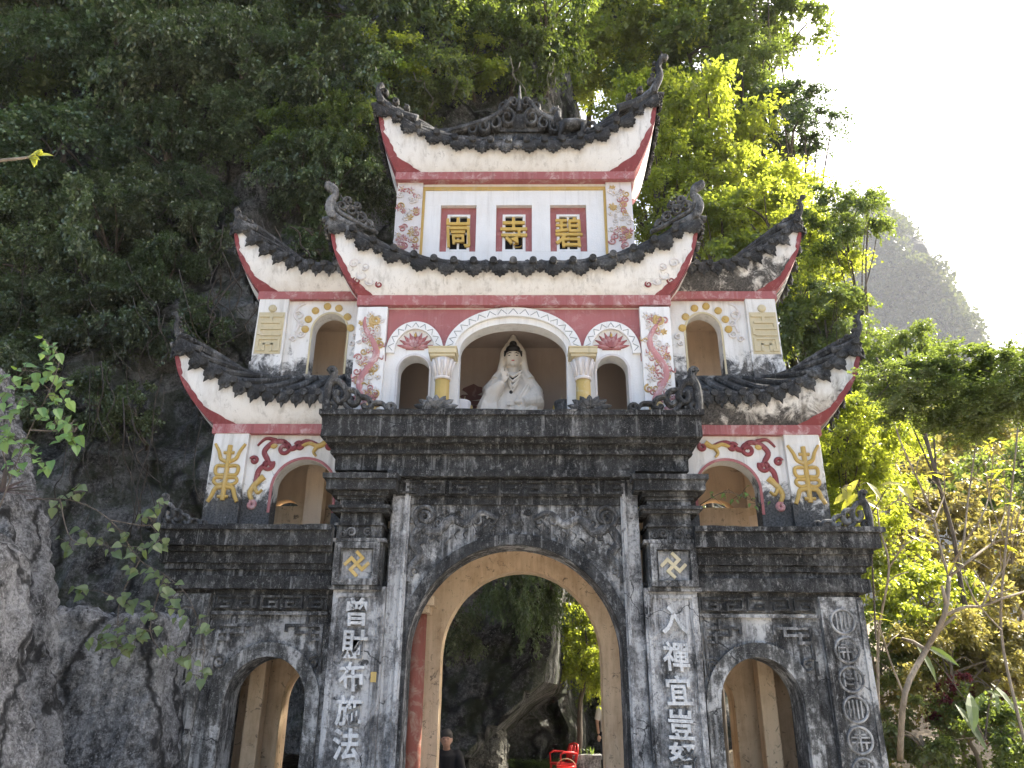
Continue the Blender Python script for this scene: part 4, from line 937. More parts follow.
# ridge ornament: a sun disc in flames and clouds, and one crouching beast
b = MB(); xf = lambda x, y, z: (0.08+1.3*x, 10.55+y*1.5, 10.52+1.85*z)
for s2 in (-1, 1):
    for (x, z, r, a) in ((.16,.13,.11,1),(.32,.06,.09,0),(.47,.03,.08,2),(.62,.0,.07,1),(.22,.26,.07,2),(.08,.30,.06,0)):
        pts = [(s2*p[0], p[1]) for p in spiral(x, z, r, r*.3, a, 1.3, 16)]; b.ribbon(pts, 0.03, 0.06, xf, (1,.5)); b.ribbon(pts, 0.03, -0.06, xf, (1,.5))
    b.ribbon(sp2([(s2*.9,-.02),(s2*.6,.05),(s2*.3,.16),(s2*.1,.34)],5), 0.04, 0.07, xf)
b.ball((.08,10.6,10.72), (.17,.11,.19), 14, 9); b.ribbon([(0,.2),(0,.5)], 0.05, 0.06, xf, (1,.2))
part(b, 'ridge_ornament', M['ornament'], top_roof)
b = MB(); o = Vector((0,0,0)); beast0 = len(b.v)
b.tube([o+Vector(p) for p in ((-.20,0,.06),(-.10,0,.10),(.04,0,.11),(.16,0,.12))], [.06,.085,.08,.05], 10); b.tube([o+Vector(p) for p in ((-.14,0,.10),(-.20,0,.20),(-.19,0,.30))], [.06,.05,.04], 8); b.ball(o+Vector((-.22,0,.32)), (.075,.05,.05), 10, 7)
b.tube([o+Vector(p) for p in ((.16,0,.12),(.25,0,.14),(.28,0,.04),(.24,0,-.08))], [.03,.03,.025,.012], 7)
for x, y in ((-.14,-.05),(-.14,.05),(.12,-.05),(.12,.05)): b.tube([o+Vector((x,y,.08)), o+Vector((x-.02,y,-.02)), o+Vector((x-.05,y,-.16))], [.035,.025,.025], 7)
for x in (-.24,-.19): b.ball(o+Vector((x,0,.38)), (.014,.014,.03), 6, 5)
b.v = [(0.98+1.35*q[0], 10.22+1.35*q[1], 10.22+1.35*q[2]) for q in b.v]
part(b, 'ridge_beast', M['ornament'], top_roof, smooth=True)

# ---- carved crest pieces along the parapet and the wings
def crest(x, sx, y, z, sc, parent):
    xf = lambda a, q, c: (x+sx*a*sc, y+q*sc, z+c*sc)
    b = MB()
    def both(pts, w, d, taper=(1,1)): b.ribbon(pts, w*1.35, d*1.3, xf, taper); b.ribbon(pts, w*1.35, -d*1.3, xf, taper)
    both(sp2([(0.0,0.0),(0.02,0.22),(0.0,0.44),(-0.06,0.58),(-0.02,0.66)],5), 0.05, .06, (1,.8)); both(spiral(-0.03,0.66,0.055,0.02,0,1.1,12), 0.03, .06)
    both(sp2([(0.0,0.46),(-.12,.50),(-.22,.42),(-.28,.26),(-.20,.16),(-.12,.24),(-.14,.34)],5), 0.035, .05)
    both(sp2([(-.26,.36),(-.40,.34),(-.46,.22),(-.40,.12),(-.32,.18)],5), 0.034, .05); both(sp2([(-.44,.26),(-.60,.22),(-.66,.10),(-.58,.06),(-.54,.12)],5), 0.032, .05)
    both(sp2([(-.64,.14),(-.82,.14),(-.90,.04)],5), 0.034, .05, (1,.6)); both(spiral(-.96,.07,.07,.02,0,1.2,14), 0.028, .05)
    both([(-1.0,0.0),(0.02,0.0)], 0.03, .05); both(sp2([(-.08,.02),(-.12,.10),(-.06,.16)],4), .028, .045); both(sp2([(-.38,.02),(-.30,.08),(-.26,.14)],4), .028, .045)
    return part(b, 'parapet_crest', M['ornament'], parent)
crest(2.38, 1, 9.22, 4.93, 0.86, parapet); crest(-2.36, -1, 9.22, 4.93, 0.86, parapet)
crest(4.34, 1, 9.32, 3.48, 0.66, parapet); crest(-4.30, -1, 9.32, 3.48, 0.56, parapet)
for sx in (-1, 1):
    b = MB(); x = 0.02+sx*0.98; z = 4.93; y = 9.28
    for row, (n, L, tilt) in enumerate(((7,.30,.95),(6,.25,.65),(5,.20,.35))):
        for k in range(n):
            a = (k-(n-1)/2)/((n-1)/2)*1.25*(1 if row < 2 else .6); dx, dz = math.sin(a), math.cos(a)*.72
            yy = y-0.05+0.05*row
            p = [(x+dx*L*t, yy-.05*math.sin(t*2.2), z+0.02+dz*L*t) for t in (0,.3,.6,.85,1.0)]
            b.tube(p, [.02,.05,.052,.03,.004], 8)
    b.box(x-.2, x+.2, y-.08, y+.06, z, z+.04)
    part(b, 'lotus_ornament', M['ornament'], parapet, smooth=False)

# ------------------------------------------------------------------ the seated statue in the niche
def remesh(mb, voxel, smooth_it=3):
    me = bpy.data.meshes.new('body'); me.from_pydata(mb.v, [], mb.f)
    o = bpy.data.objects.new('body', me); COL.objects.link(o)
    bm = bmesh.new(); bm.from_mesh(me); bmesh.ops.recalc_face_normals(bm, faces=bm.faces); bm.to_mesh(me); bm.free()
    r = o.modifiers.new('r', 'REMESH'); r.mode = 'VOXEL'; r.voxel_size = voxel
    dg = bpy.context.evaluated_depsgraph_get(); dg.update()
    m2 = bpy.data.meshes.new_from_object(o.evaluated_get(dg)); bpy.data.objects.remove(o)
    bm = bmesh.new(); bm.from_mesh(m2)
    for _ in range(smooth_it): bmesh.ops.smooth_vert(bm, verts=bm.verts, factor=0.5, use_axis_x=True, use_axis_y=True, use_axis_z=True)
    bm.to_mesh(m2); bm.free(); m2.polygons.foreach_set('use_smooth', [True]*len(m2.polygons)); return m2
def mesh_obj(name, me, mat, parent):
    me.materials.clear(); me.materials.append(mat); me.name = name; o = bpy.data.objects.new(name, me); COL.objects.link(o); return keep(o, parent)
SX, SY, SZ = 0.0, 10.52, 4.97
STAT = empty('guanyin_statue', (SX, SY, SZ), 'white seated goddess statue with veil and raised hand in the central niche', 'statue')
S = lambda x, y, z: Vector((SX+x, SY+y, SZ+z))
b = MB()
b.ball(S(0,0.05,0.30), (.56,.36,.30), 24, 14); b.ball(S(-.36,-.08,.26), (.26,.24,.18), 18, 10); b.ball(S(.36,-.08,.26), (.26,.24,.18), 18, 10)
b.tube([S(0,.02,.3), S(0,.02,.6), S(0,.03,.85), S(0,.04,1.02)], [.40,.30,.24,.16], 24)
b.ball(S(-.15,.03,.93), (.13,.13,.12)); b.ball(S(.15,.03,.93), (.13,.13,.12))
# sleeves and arms
b.tube([S(.19,0,.93), S(.30,-.06,.70), S(.32,-.22,.50), S(.14,-.33,.46)], [.12,.15,.15,.08], 14)
b.tube([S(-.19,0,.93), S(-.31,-.08,.72), S(-.28,-.24,.62), S(-.14,-.33,.78)], [.12,.14,.13,.055], 14)
b.tube([S(-.29,-.20,.62), S(-.38,-.18,.42), S(-.44,-.15,.22)], [.13,.14,.10], 12)
# hands
b.ball(S(-.115,-.345,.83), (.045,.03,.06)); 
for dx, dz, c in ((-.03,.10,0),(-.005,.115,0),(.02,.09,.03),(.035,.06,.04)): b.tube([S(-.12+dx*.6,-.35,.86), S(-.125+dx*1.3,-.36-c*.4,.88+dz*.6), S(-.13+dx*1.6,-.37-c,.87+dz)], [.014,.013,.010], 6)
b.tube([S(-.08,-.35,.82), S(-.055,-.37,.86), S(-.065,-.385,.90)], [.015,.013,.010], 6)
b.ball(S(.07,-.36,.46), (.07,.05,.04)); 
for k in range(4): b.tube([S(.03,-.37,.47-.018*k), S(-.03,-.40,.465-.02*k), S(-.08,-.385,.455-.018*k)], [.014,.013,.010], 6)
# neck, head, veil
b.tube([S(0,.03,1.0), S(0,.02,1.14)], [.095,.085], 14)
b.ball(S(0,0,1.275), (.125,.135,.175), 20, 14); b.ball(S(0,-.125,1.255), (.017,.024,.032)); b.ball(S(0,-.09,1.16), (.045,.04,.035)); b.ball(S(0,-.118,1.205), (.032,.015,.012))
b.ball(S(0,.045,1.50), (.105,.12,.15), 16, 10); b.ball(S(0,.06,1.62), (.06,.07,.09), 12, 8)
for s2 in (-1, 1):
    b.tube([S(s2*.06,.10,1.54), S(s2*.145,.06,1.40), S(s2*.165,.03,1.22), S(s2*.185,-.02,1.05), S(s2*.26,-.10,.90)], [.07,.055,.05,.06,.07], 12)
    b.ball(S(s2*.125,.0,1.24), (.02,.03,.055))
b.tube([S(0,.12,1.58), S(0,.14,1.3), S(0,.15,1.0), S(0,.15,.8)], [.12,.155,.17,.22], 18)
# robe folds
fr_ = random.Random(5)
for k in range(7):
    t = k/6; b.tube([S(-.34+.10*t,-.20-.05*t,.66-.02*k), S(-.42+.18*t,-.32,.46-.02*k), S(-.46+.26*t,-.36-.0*t,.22), S(-.5+.34*t,-.33,.06)], [.018,.027,.027,.02], 6)
for k in range(7):
    t = k/6; b.tube([S(.22+.12*t,-.22,.80-.05*k), S(.10+.24*t,-.32,.56-.04*k), S(-.04+.24*t,-.38,.34-.02*k), S(-.22+.3*t,-.36,.14)], [.017,.025,.026,.019], 6)
for k in range(4): b.tube([S(-.12+.02*k,-.26,.98-.06*k), S(0,-.33+.01*k,.86-.07*k), S(.14-.02*k,-.27,.98-.06*k)], [.016,.022,.016], 6)
mesh_obj('body', remesh(b, 0.0085, 1), M['statue'], STAT)
b = MB(); b.ball(S(0,-.045,1.415), (.112,.10,.075), 18, 10); b.ball(S(0,-.06,1.50), (.06,.06,.055), 14, 8)
b.tube([S(-.118,-.035,1.40), S(-.127,-.03,1.31)], [.022,.012], 8); b.tube([S(.118,-.035,1.40), S(.127,-.03,1.31)], [.022,.012], 8)
mesh_obj('hair', remesh(b, .008, 2), M['hair'], STAT)
for s2 in (-1, 1):
    b = MB(); b.ball(S(s2*.05,-.118,1.290), (.026,.010,.0075), 10, 6); b.tube([S(s2*.022,-.129,1.325), S(s2*.05,-.127,1.334), S(s2*.085,-.108,1.322)], [.004,.006,.003], 6); part(b, 'eye', M['hair'], STAT)
b = MB(); b.ball(S(0,-.132,1.206), (.026,.010,.009), 10, 6); part(b, 'mouth', M['lip'], STAT)
b = MB()
for k in range(17):
    a = math.pi*k/16; b.ball(S(.105*math.cos(a),-.175-.10*math.sin(a)*.9,1.02-.14*math.sin(a)), .013, 6, 5)
b.ball(S(0,-.285,.86), .024, 8, 6); part(b, 'bead_necklace', M['hair'], STAT)
b = MB(); b.ball(S(-.02,-.39,.60), .026, 8, 6); part(b, 'pendant', M['hair'], STAT)
for s2 in (-1, 1): b = MB(); b.box(SX+s2*.56, SX+s2*.66, SY-.18, SY+.2, SZ+.0, SZ+.50, top=(.02,.05)); part(b, 'throne_arm', M['yellow'], STAT, bevel=.01)
b = MB(); b.box(SX-.62, SX+.62, SY-.30, SY+.40, SZ-.01, SZ+.12); part(b, 'throne_seat', M['relief_white'], STAT, bevel=.02)
for sx, lab in ((-1,'small white offering pot on the ledge beside the raised hand'), (1,'small grey incense pot on the ledge beside the resting sleeve')):
    o = Vector((SX+sx*.72, 10.16, 4.90)); t = empty('offering_pot', o, lab, 'offering pot', 'offering pots in the niche')
    b = MB(); b.lathe([(.06,0),(.10,.05),(.125,.22),(.12,.40),(.135,.50),(.13,.53),(.11,.53),(.10,.48)], o, 20); part(b, 'pot_body', M['relief_white'] if sx < 0 else M['ornament'], t, smooth=True)
    b = MB(); b.lathe([(.10,.47),(.10,.485)], o, 16)
    for k in range(3): b.tube([o+Vector((.03*math.cos(k*2.1),.03*math.sin(k*2.1),.48)), o+Vector((.05*math.cos(k*2.1),.05*math.sin(k*2.1),.62))], .004, 5)
    part(b, 'ash_and_incense', M['cream'], t)

# ------------------------------------------------------------------ foliage
nr = np.random.default_rng(11)
def leaf_arrays(C, D, U, L, W, fold=0.18, droop=0.12):
    """one folded leaf per row: C base point, D direction, U up-ish vector"""
    D = D/np.linalg.norm(D, axis=1, keepdims=True)
    Sd = np.cross(D, U); Sd /= (np.linalg.norm(Sd, axis=1, keepdims=True)+1e-9); N = np.cross(Sd, D)
    L = L[:,None]; W = W[:,None]
    mid = C+D*L*0.45
    return np.stack([C, mid+Sd*W+N*W*fold*2, C+D*L-N*L*droop, mid-Sd*W+N*W*fold*2], axis=1)
def leaves_to_mesh(name, Q, mat, extra=None):
    n = len(Q); V = Q.reshape(-1, 3)
    base = (np.arange(n)*4)[:,None]; F = np.concatenate([base+np.array([[0,1,2]]), base+np.array([[0,2,3]])], axis=1).reshape(-1, 3)
    me = bpy.data.meshes.new(name); me.vertices.add(len(V)); me.vertices.foreach_set('co', V.astype(np.float32).ravel())
    me.loops.add(F.size); me.loops.foreach_set('vertex_index', F.astype(np.int32).ravel())
    me.polygons.add(len(F)); me.polygons.foreach_set('loop_start', (np.arange(len(F))*3).astype(np.int32)); me.polygons.foreach_set('loop_total', np.full(len(F), 3, np.int32))
    me.materials.append(mat); me.update(calc_edges=True); return me
def crown_proto(seed, nclus, nleaf, shape=(1,1,0.8), leaf=(0.075,0.11), width=0.36, csize=0.30, hang=0.35, hollow=0.35):
    r = np.random.default_rng(seed)
    d = r.normal(size=(nclus*3, 3)); d /= np.linalg.norm(d, axis=1, keepdims=True)
    rr = (hollow+(1-hollow)*r.random(nclus*3)**0.6)
    lump = np.array([1+0.42*mnoise.noise(Vector(tuple(x*1.7+seed*3.1))) for x in d])
    cc = d*(rr*lump)[:,None]*np.array(shape); keep_ = np.array([mnoise.noise(Vector(tuple(x*2.3+seed*7.7))) > -0.18 for x in cc]); cc = cc[keep_][:nclus]
    k = len(cc); per = nleaf//k; ids = np.repeat(np.arange(k), per); n = len(ids)
    size = csize*(0.55+0.9*r.random(k))
    # leaves sit along short sprays leaving each cluster centre
    ns = 9; sd_ = r.normal(size=(k, ns, 3)); sd_[:,:,2] *= 0.6; sd_ /= np.linalg.norm(sd_, axis=2, keepdims=True)
    out = cc/(np.linalg.norm(cc, axis=1, keepdims=True)+1e-6); sd_ += out[:,None,:]*0.5
    si = r.integers(0, ns, n); t = r.random(n)**0.7; dirv = sd_[ids, si]
    P = cc[ids]+dirv*(t*size[ids])[:,None]; P[:,2] -= hang*(t**2)*size[ids]*0.7
    P += r.normal(size=(n,3))*0.035
    D = dirv*0.6+r.normal(size=(n,3))*0.75; D[:,2] -= hang
    U = np.tile(np.array([0,0,1.0]), (n,1))+r.normal(size=(n,3))*0.5
    L = r.uniform(leaf[0], leaf[1], n); return cc, leaf_arrays(P, D, U, L, L*width*r.uniform(.8,1.2,n))
PROT = []
for sd0, kw in ((1, dict(nclus=64, nleaf=17000, leaf=(.046,.076), csize=.23)), (2, dict(nclus=52, nleaf=13000, leaf=(.055,.092), csize=.27, hang=.7, width=.3)), (3, dict(nclus=90, nleaf=20000, leaf=(.036,.058), csize=.18, shape=(1,1,.9))),
                (4, dict(nclus=38, nleaf=8500, leaf=(.055,.088), csize=.25, hang=.8, hollow=.2)), (5, dict(nclus=28, nleaf=4200, leaf=(.055,.095), csize=.23, hollow=.1, width=.42))):
    cc, Q = crown_proto(sd0, **kw); PROT.append((cc, leaves_to_mesh('crown', Q, M['leaf_mid'])))

def rot_scale(v, rz, sc):
    c, s = math.cos(rz), math.sin(rz); x, y, z = v[0]*sc[0], v[1]*sc[1], v[2]*sc[2]; return Vector((c*x-s*y, s*x+c*y, z))
def tree(name, label, cat, base, centre, sc, proto, mat, group=None, rz=None, trunk_r=0.12, limbs=9, bark_m='bark', sway=0.3):
    """base = foot of the trunk; centre = middle of the crown; sc = crown radii"""
    rz = rng.uniform(0, 6.28) if rz is None else rz
    base = Vector(base); centre = Vector(centre); sc = sc if isinstance(sc, (tuple, list)) else (sc,)*3
    root = empty(name, base, label, cat, group); loc = centre-base
    c = bpy.data.objects.new('crown', PROT[proto][1]); COL.objects.link(c); c.parent = root; c.location = loc; c.rotation_euler = (0,0,rz); c.scale = sc
    c.material_slots[0].link = 'OBJECT'; c.material_slots[0].material = M[mat]
    b = MB(); r_ = random.Random(int(abs(base.x*131+base.y*17+centre.z*7)))
    n = 7; L = loc.length
    mid = [Vector((0,0,0)).lerp(loc*1.0, i/n)+Vector((r_.uniform(-1,1),r_.uniform(-1,1),0))*sway*0.25*math.sin(math.pi*i/n)+Vector((0,0,-0.10*L*math.sin(math.pi*i/n)*(0 if abs(loc.x)+abs(loc.y) < .6*abs(loc.z) else 1))) for i in range(n+1)]
    path = smooth_path(mid, 3); m = len(path); b.tube([Vector((0,0,-.25))]+path, [trunk_r*1.25]+[trunk_r*(1-0.6*i/m) for i in range(m)], 9)
    cs = PROT[proto][0]
    for k in r_.sample(range(len(cs)), min(limbs, len(cs))):
        tip = loc+rot_scale(cs[k], rz, sc); s0 = path[int(m*r_.uniform(.6,.98))]
        md = s0.lerp(tip, .5)+Vector((r_.uniform(-.1,.1),r_.uniform(-.1,.1),r_.uniform(.0,.2)))*sc[0]
        b.tube(smooth_path([s0, md, tip], 4), [trunk_r*.42*(1-.8*i/8) for i in range(9)], 6)
    t = b.build('trunk', M[bark_m], smooth=True); t.parent = root
    return root
def ray(px, py):
    d = _f*FPX+_r*(px-512)-_u*(py-384); return d/d.y
_hx = [i*0.5-30 for i in range(110)]
HILL = {}
def hill_y(x, z):
    hm = 33-8*sm(-6,0,x)-4*sm(0,5,x)-8*sm(4,11,x)-12*sm(9.5,15,x)
    fl = sm(3,8,z); y0 = 13.9+0.05*max(0,-x-2)+9.5*(sm(0.55,1.9,x)*(1-fl)+sm(0.7,4.5,x)*fl)+2*sm(4,14,x); w = 6.5+5*sm(0,10,x)
    if z > hm: return None
    return y0+w*max(0, z/hm)**1.25
def on_cliff(px, py, default=26.0):
    d = ray(px, py); y = 12.0
    while y < 40:
        p = CAM_LOC+d*y; h = hill_y(p.x, p.z)
        if h is not None and y > h: return p
        y += 0.1
    return CAM_LOC+d*default
# trees on the cliff: pixel read off the photograph, crown radius, crown kind, leaf, label
CL = [
 (20,30,2.3,0,'leaf_shade','dark leafy tree high on the cliff in the top left corner'),
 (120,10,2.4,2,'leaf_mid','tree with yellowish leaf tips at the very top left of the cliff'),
 (215,40,2.2,1,'leaf_shade','dark drooping tree high on the cliff, above the left towers'),
 (300,20,2.3,0,'leaf_shade','dense dark tree at the top of the cliff, left of the top roof'),
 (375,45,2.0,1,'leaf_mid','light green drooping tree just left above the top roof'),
 (60,110,2.0,2,'leaf_shade','dark round tree on the cliff above the yellow-leaved twig'),
 (150,95,2.1,3,'leaf_shade','open dark tree on the cliff between two denser crowns, upper left'),
 (260,110,2.0,2,'leaf_shade','dark small-leaved tree on the cliff over the hanging roots'),
 (335,120,1.8,1,'leaf_shade','dark tree with hanging twigs beside the top roof'),
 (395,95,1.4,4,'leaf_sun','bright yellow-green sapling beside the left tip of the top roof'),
 (10,200,1.8,1,'leaf_shade','drooping dark tree at the left edge below the yellow-leaved twig'),
 (95,185,1.9,0,'leaf_shade','dense dark tree halfway up the cliff at far left'),
 (130,265,1.6,1,'leaf_shade','shrubby tree with glossy drooping leaves left of the upper left tower'),
 (45,270,1.7,2,'leaf_shade','dark bush on the cliff above the grey boulder'),
 (185,180,1.4,3,'leaf_shade','sparse dark tree among the hanging roots'),
 (345,205,1.3,3,'leaf_shade','thin dark tree behind the left cloud finial'),
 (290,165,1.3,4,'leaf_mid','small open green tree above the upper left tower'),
 (160,330,1.2,1,'leaf_shade','low dark bush beside the lower left tower roof'),
 (80,350,1.1,4,'leaf_shade','sparse dark bush on the rock behind the broad-leaved vine'),
 (40,400,1.3,1,'leaf_shade','drooping dark bush on the cliff directly behind the broad-leaved vine'),
 (115,415,1.0,3,'leaf_shade','thin dark bush in the dark rock left of the lower left tower'),
 (215,262,1.1,3,'leaf_shade','scraggy dark bush on the rock left of the upper left tower roof'),
 (80,60,1.7,1,'leaf_shade','drooping dark tree near the top left corner, under the yellow-tipped one'),
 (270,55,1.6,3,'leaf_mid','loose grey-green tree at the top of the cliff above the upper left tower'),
 (410,150,1.0,4,'leaf_shade','small dark bush behind the left end of the top roof'),
 (320,250,1.0,4,'leaf_shade','small dark bush in the gap between the two left roofs'),
 (255,150,1.4,0,'leaf_shade','dense dark bush on the bare rock above the upper left tower tip'),
 (305,195,1.2,1,'leaf_shade','drooping dark bush on the rock left of the cloud finial'),
 (215,215,1.0,3,'leaf_shade','small scraggy bush among the roots above the upper left tower'),
 (180,295,1.1,1,'leaf_shade','glossy dark bush just outside the upper left tower roof tip'),
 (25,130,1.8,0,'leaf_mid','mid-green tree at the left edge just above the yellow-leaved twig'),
 (200,110,1.9,1,'leaf_shade','drooping dark tree in the middle of the upper left cliff'),
 (120,340,1.2,1,'leaf_shade','glossy drooping bush between the boulder and the lower left tower roof'),
 (65,330,1.2,0,'leaf_shade','dense dark bush just above the broad-leaved shrub'),
 (170,235,1.5,0,'leaf_shade','dense dark tree left of the upper left tower roof tip'),
 (225,330,.9,4,'leaf_shade','small dark bush tucked between the two left tower roofs'),
 (15,330,1.2,1,'leaf_shade','dark drooping bush behind the tall grey boulder'),
 (150,420,.9,4,'leaf_shade','thin dark creeper on the rock beside the lower left tower roof tip'),
 (400,200,1.1,1,'leaf_shade','dark drooping tree just left of the name storey'),
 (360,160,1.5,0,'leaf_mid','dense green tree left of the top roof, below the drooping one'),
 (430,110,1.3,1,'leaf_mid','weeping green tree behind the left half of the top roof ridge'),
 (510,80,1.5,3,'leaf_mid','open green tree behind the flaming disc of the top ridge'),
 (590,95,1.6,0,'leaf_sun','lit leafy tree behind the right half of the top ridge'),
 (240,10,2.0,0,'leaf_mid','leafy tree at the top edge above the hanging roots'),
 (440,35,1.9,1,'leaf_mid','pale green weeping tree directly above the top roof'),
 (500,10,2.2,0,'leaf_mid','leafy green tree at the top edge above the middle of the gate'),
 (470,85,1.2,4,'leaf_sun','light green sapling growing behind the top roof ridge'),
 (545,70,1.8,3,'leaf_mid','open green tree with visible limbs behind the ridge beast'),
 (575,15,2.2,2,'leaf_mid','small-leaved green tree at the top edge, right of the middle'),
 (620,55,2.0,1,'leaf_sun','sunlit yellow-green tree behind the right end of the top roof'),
]
for i, (px, py, r0, pr, mt, lab) in enumerate(CL):
    p = on_cliff(px, py); k = r0*p.y/17.5; c = p+Vector((0,-0.85*k,0.0*k))
    tree('cliff_tree', lab, 'tree', p+Vector((rng.uniform(-.3,.3),.1,-.7*k)), c, (k,k*.8,k*.95), pr, mt, 'trees growing on the cliff', trunk_r=.09*k/1.6, limbs=10)
# trees on the slope to the right of the cliff: (pixel of crown middle, distance, radius, ...)
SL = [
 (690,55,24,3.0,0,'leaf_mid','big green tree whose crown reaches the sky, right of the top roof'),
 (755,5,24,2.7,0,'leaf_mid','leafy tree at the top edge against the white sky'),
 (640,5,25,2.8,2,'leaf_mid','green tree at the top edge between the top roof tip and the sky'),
 (785,118,22,1.5,1,'leaf_shade','dark bough of a tree standing out against the white sky'),
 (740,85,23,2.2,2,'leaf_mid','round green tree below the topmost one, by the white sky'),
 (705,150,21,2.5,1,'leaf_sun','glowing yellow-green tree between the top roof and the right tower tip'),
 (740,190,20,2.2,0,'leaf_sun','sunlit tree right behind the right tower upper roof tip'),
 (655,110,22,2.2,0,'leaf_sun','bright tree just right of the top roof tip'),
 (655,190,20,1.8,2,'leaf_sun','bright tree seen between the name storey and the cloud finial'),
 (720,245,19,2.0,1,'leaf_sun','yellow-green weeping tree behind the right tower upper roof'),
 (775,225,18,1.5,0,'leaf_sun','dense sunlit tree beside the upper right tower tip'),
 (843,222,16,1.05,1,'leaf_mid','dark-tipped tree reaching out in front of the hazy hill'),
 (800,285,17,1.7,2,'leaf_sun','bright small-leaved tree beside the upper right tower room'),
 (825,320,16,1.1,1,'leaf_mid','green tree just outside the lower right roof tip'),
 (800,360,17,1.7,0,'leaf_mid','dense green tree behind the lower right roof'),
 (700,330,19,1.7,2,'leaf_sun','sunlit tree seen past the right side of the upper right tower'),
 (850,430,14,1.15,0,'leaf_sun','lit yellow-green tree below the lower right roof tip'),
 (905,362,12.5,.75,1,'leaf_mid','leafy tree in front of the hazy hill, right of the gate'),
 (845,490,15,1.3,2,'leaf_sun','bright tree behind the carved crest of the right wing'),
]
for i, (px, py, Y, r0, pr, mt, lab) in enumerate(SL):
    c = CAM_LOC+ray(px, py)*Y; bx = Vector((c.x+rng.uniform(-.6,.6), c.y+rng.uniform(.2,1.0), 0))
    h = 0.0
    for zz in range(0, 40):
        hy = hill_y(bx.x, zz*0.5)
        if hy is not None and hy < bx.y: h = zz*0.5
    bx.z = min(h, c.z-r0); tree('slope_tree', lab, 'tree', bx, c, (r0,r0*.9,r0), pr, mt, 'trees on the slope behind the right towers', trunk_r=.06+.004*Y if Y > 17 else .05, limbs=14)
# the leafy bough that reaches in from the right edge
o = Vector((8.2, 9.6, 0)); c1 = CAM_LOC+ray(975, 385)*9.0
root = empty('bough_tree', o, 'dark-leaved bough reaching in from the right edge across the hazy valley', 'tree')
b = MB(); up = Vector((0,0,c1.z+.4)); b.tube(smooth_path([Vector((0,0,-.2)), Vector((.1,0,2.5)), Vector((.0,0,c1.z)), Vector((.2,.1,c1.z+3))], 6), [.2-.006*i for i in range(19)], 10)
lim = smooth_path([Vector((0,0,c1.z-.3)), c1-o+Vector((1.2,.1,.35)), c1-o+Vector((-.1,0,.25)), c1-o+Vector((-1.4,-.1,.05))], 7); b.tube(lim, [.075*(1-.85*i/len(lim)) for i in range(len(lim))], 7)
for k in range(14):
    p = lim[int(len(lim)*(.3+.68*k/14))-1]; b.tube(smooth_path([p, p+Vector((rng.uniform(-.35,.1),rng.uniform(-.3,.3),rng.uniform(-.1,.2))), p+Vector((rng.uniform(-.6,.1),rng.uniform(-.5,.5),rng.uniform(-.45,.05)))], 3), [.016,.014,.012,.010,.008,.006,.004], 5)
t = b.build('trunk', M['bark'], smooth=True); t.parent = root
for q, (dx, dz, s, pr) in enumerate(((-.95,-.02,.62,3),(-.25,-.05,.80,0),(.55,.02,.85,1),(1.3,.15,.9,2),(.1,-.35,.6,3),(-.6,-.15,.55,4))):
    c = bpy.data.objects.new('crown', PROT[pr][1]); COL.objects.link(c); c.parent = root; c.location = c1-o+Vector((dx,.1*q-.2,dz)); c.scale = (s,s*.9,s*.62); c.rotation_euler = (0,0,q*1.3)
    c.material_slots[0].link = 'OBJECT'; c.material_slots[0].material = M['leaf_mid']

def blade_arrays(P, D, U, L, W, shape=((0,.0),(.12,.55),(.32,1.0),(.6,.8),(.85,.35),(1,0)), droop=.25, fold=.22):
    """finely cut broad leaves; returns verts, faces"""
    V = []; F = []
    for p, d, u, l, w in zip(P, D, U, L, W):
        d = Vector(d).normalized(); s = d.cross(Vector(u)); s = s.normalized() if s.length > 1e-6 else d.orthogonal().normalized(); n = s.cross(d); o = len(V)
        for t, h in shape:
            c = Vector(p)+d*(l*t)-n*(l*droop*t*t)
            V += [c+s*(w*h)+n*(w*h*fold), c, c-s*(w*h)+n*(w*h*fold)]
        m = len(shape)
        for i in range(m-1):
            a = o+i*3; F += [(a,a+1,a+4,a+3),(a+1,a+2,a+5,a+4)]
    return V, F
HEART = ((0,.0),(.02,.55),(.14,.95),(.34,1.0),(.6,.68),(.82,.3),(1,0))
def px3(px, py, Y): return CAM_LOC+ray(px, py)*Y

# ---- limestone outcrops in front, left
def displaced(mb, voxel, amp, seed, name, mat, parent=None):
    me = remesh(mb, voxel, 1)
    me.update(); N = [v.normal.copy() for v in me.vertices]
    for v, n in zip(me.vertices, N):
        p = v.co+Vector((seed, seed*.7, 0)); q = Vector((p.x, p.y, p.z*.6))
        d = amp*(1.3*mnoise.fractal(q*1.1, 1.0, 2.0, 3)+1.3*abs(mnoise.noise(q*2.7))+.9*abs(mnoise.fractal(q*6, .8, 2.0, 3))+.40*mnoise.noise(q*17)-.3)
        v.co = v.co+n*d
    me.polygons.foreach_set('use_smooth', [False]*len(me.polygons)); me.materials.clear(); me.materials.append(mat); me.name = name
    o = bpy.data.objects.new(name, me); COL.objects.link(o); return o
def outcrop(pix, Y, depth, voxel, amp, seed, label):
    b = MB(); pts = [px3(x, y, Y) for x, y in pix]; b.prism([(p.x, p.z) for p in pts], Y, Y+depth)
    return tag(displaced(b, voxel, amp, seed, 'rock_outcrop', M['rock'], None), label, 'rock', 'limestone outcrops left of the gate')
outcrop([(-140,860),(-140,600),(-20,612),(48,616),(75,608),(110,616),(146,606),(166,614),(156,680),(150,860)], 8.75, .9, 0.045, 0.050, 3, 'broad grey pitted rock wall abutting the left wing pilaster')
outcrop([(-160,860),(-160,260),(-45,340),(-22,355),(-12,420),(8,520),(20,600),(14,700),(20,860)], 8.0, .7, 0.045, 0.065, 8, 'tall grey boulder at the left edge behind the vine')
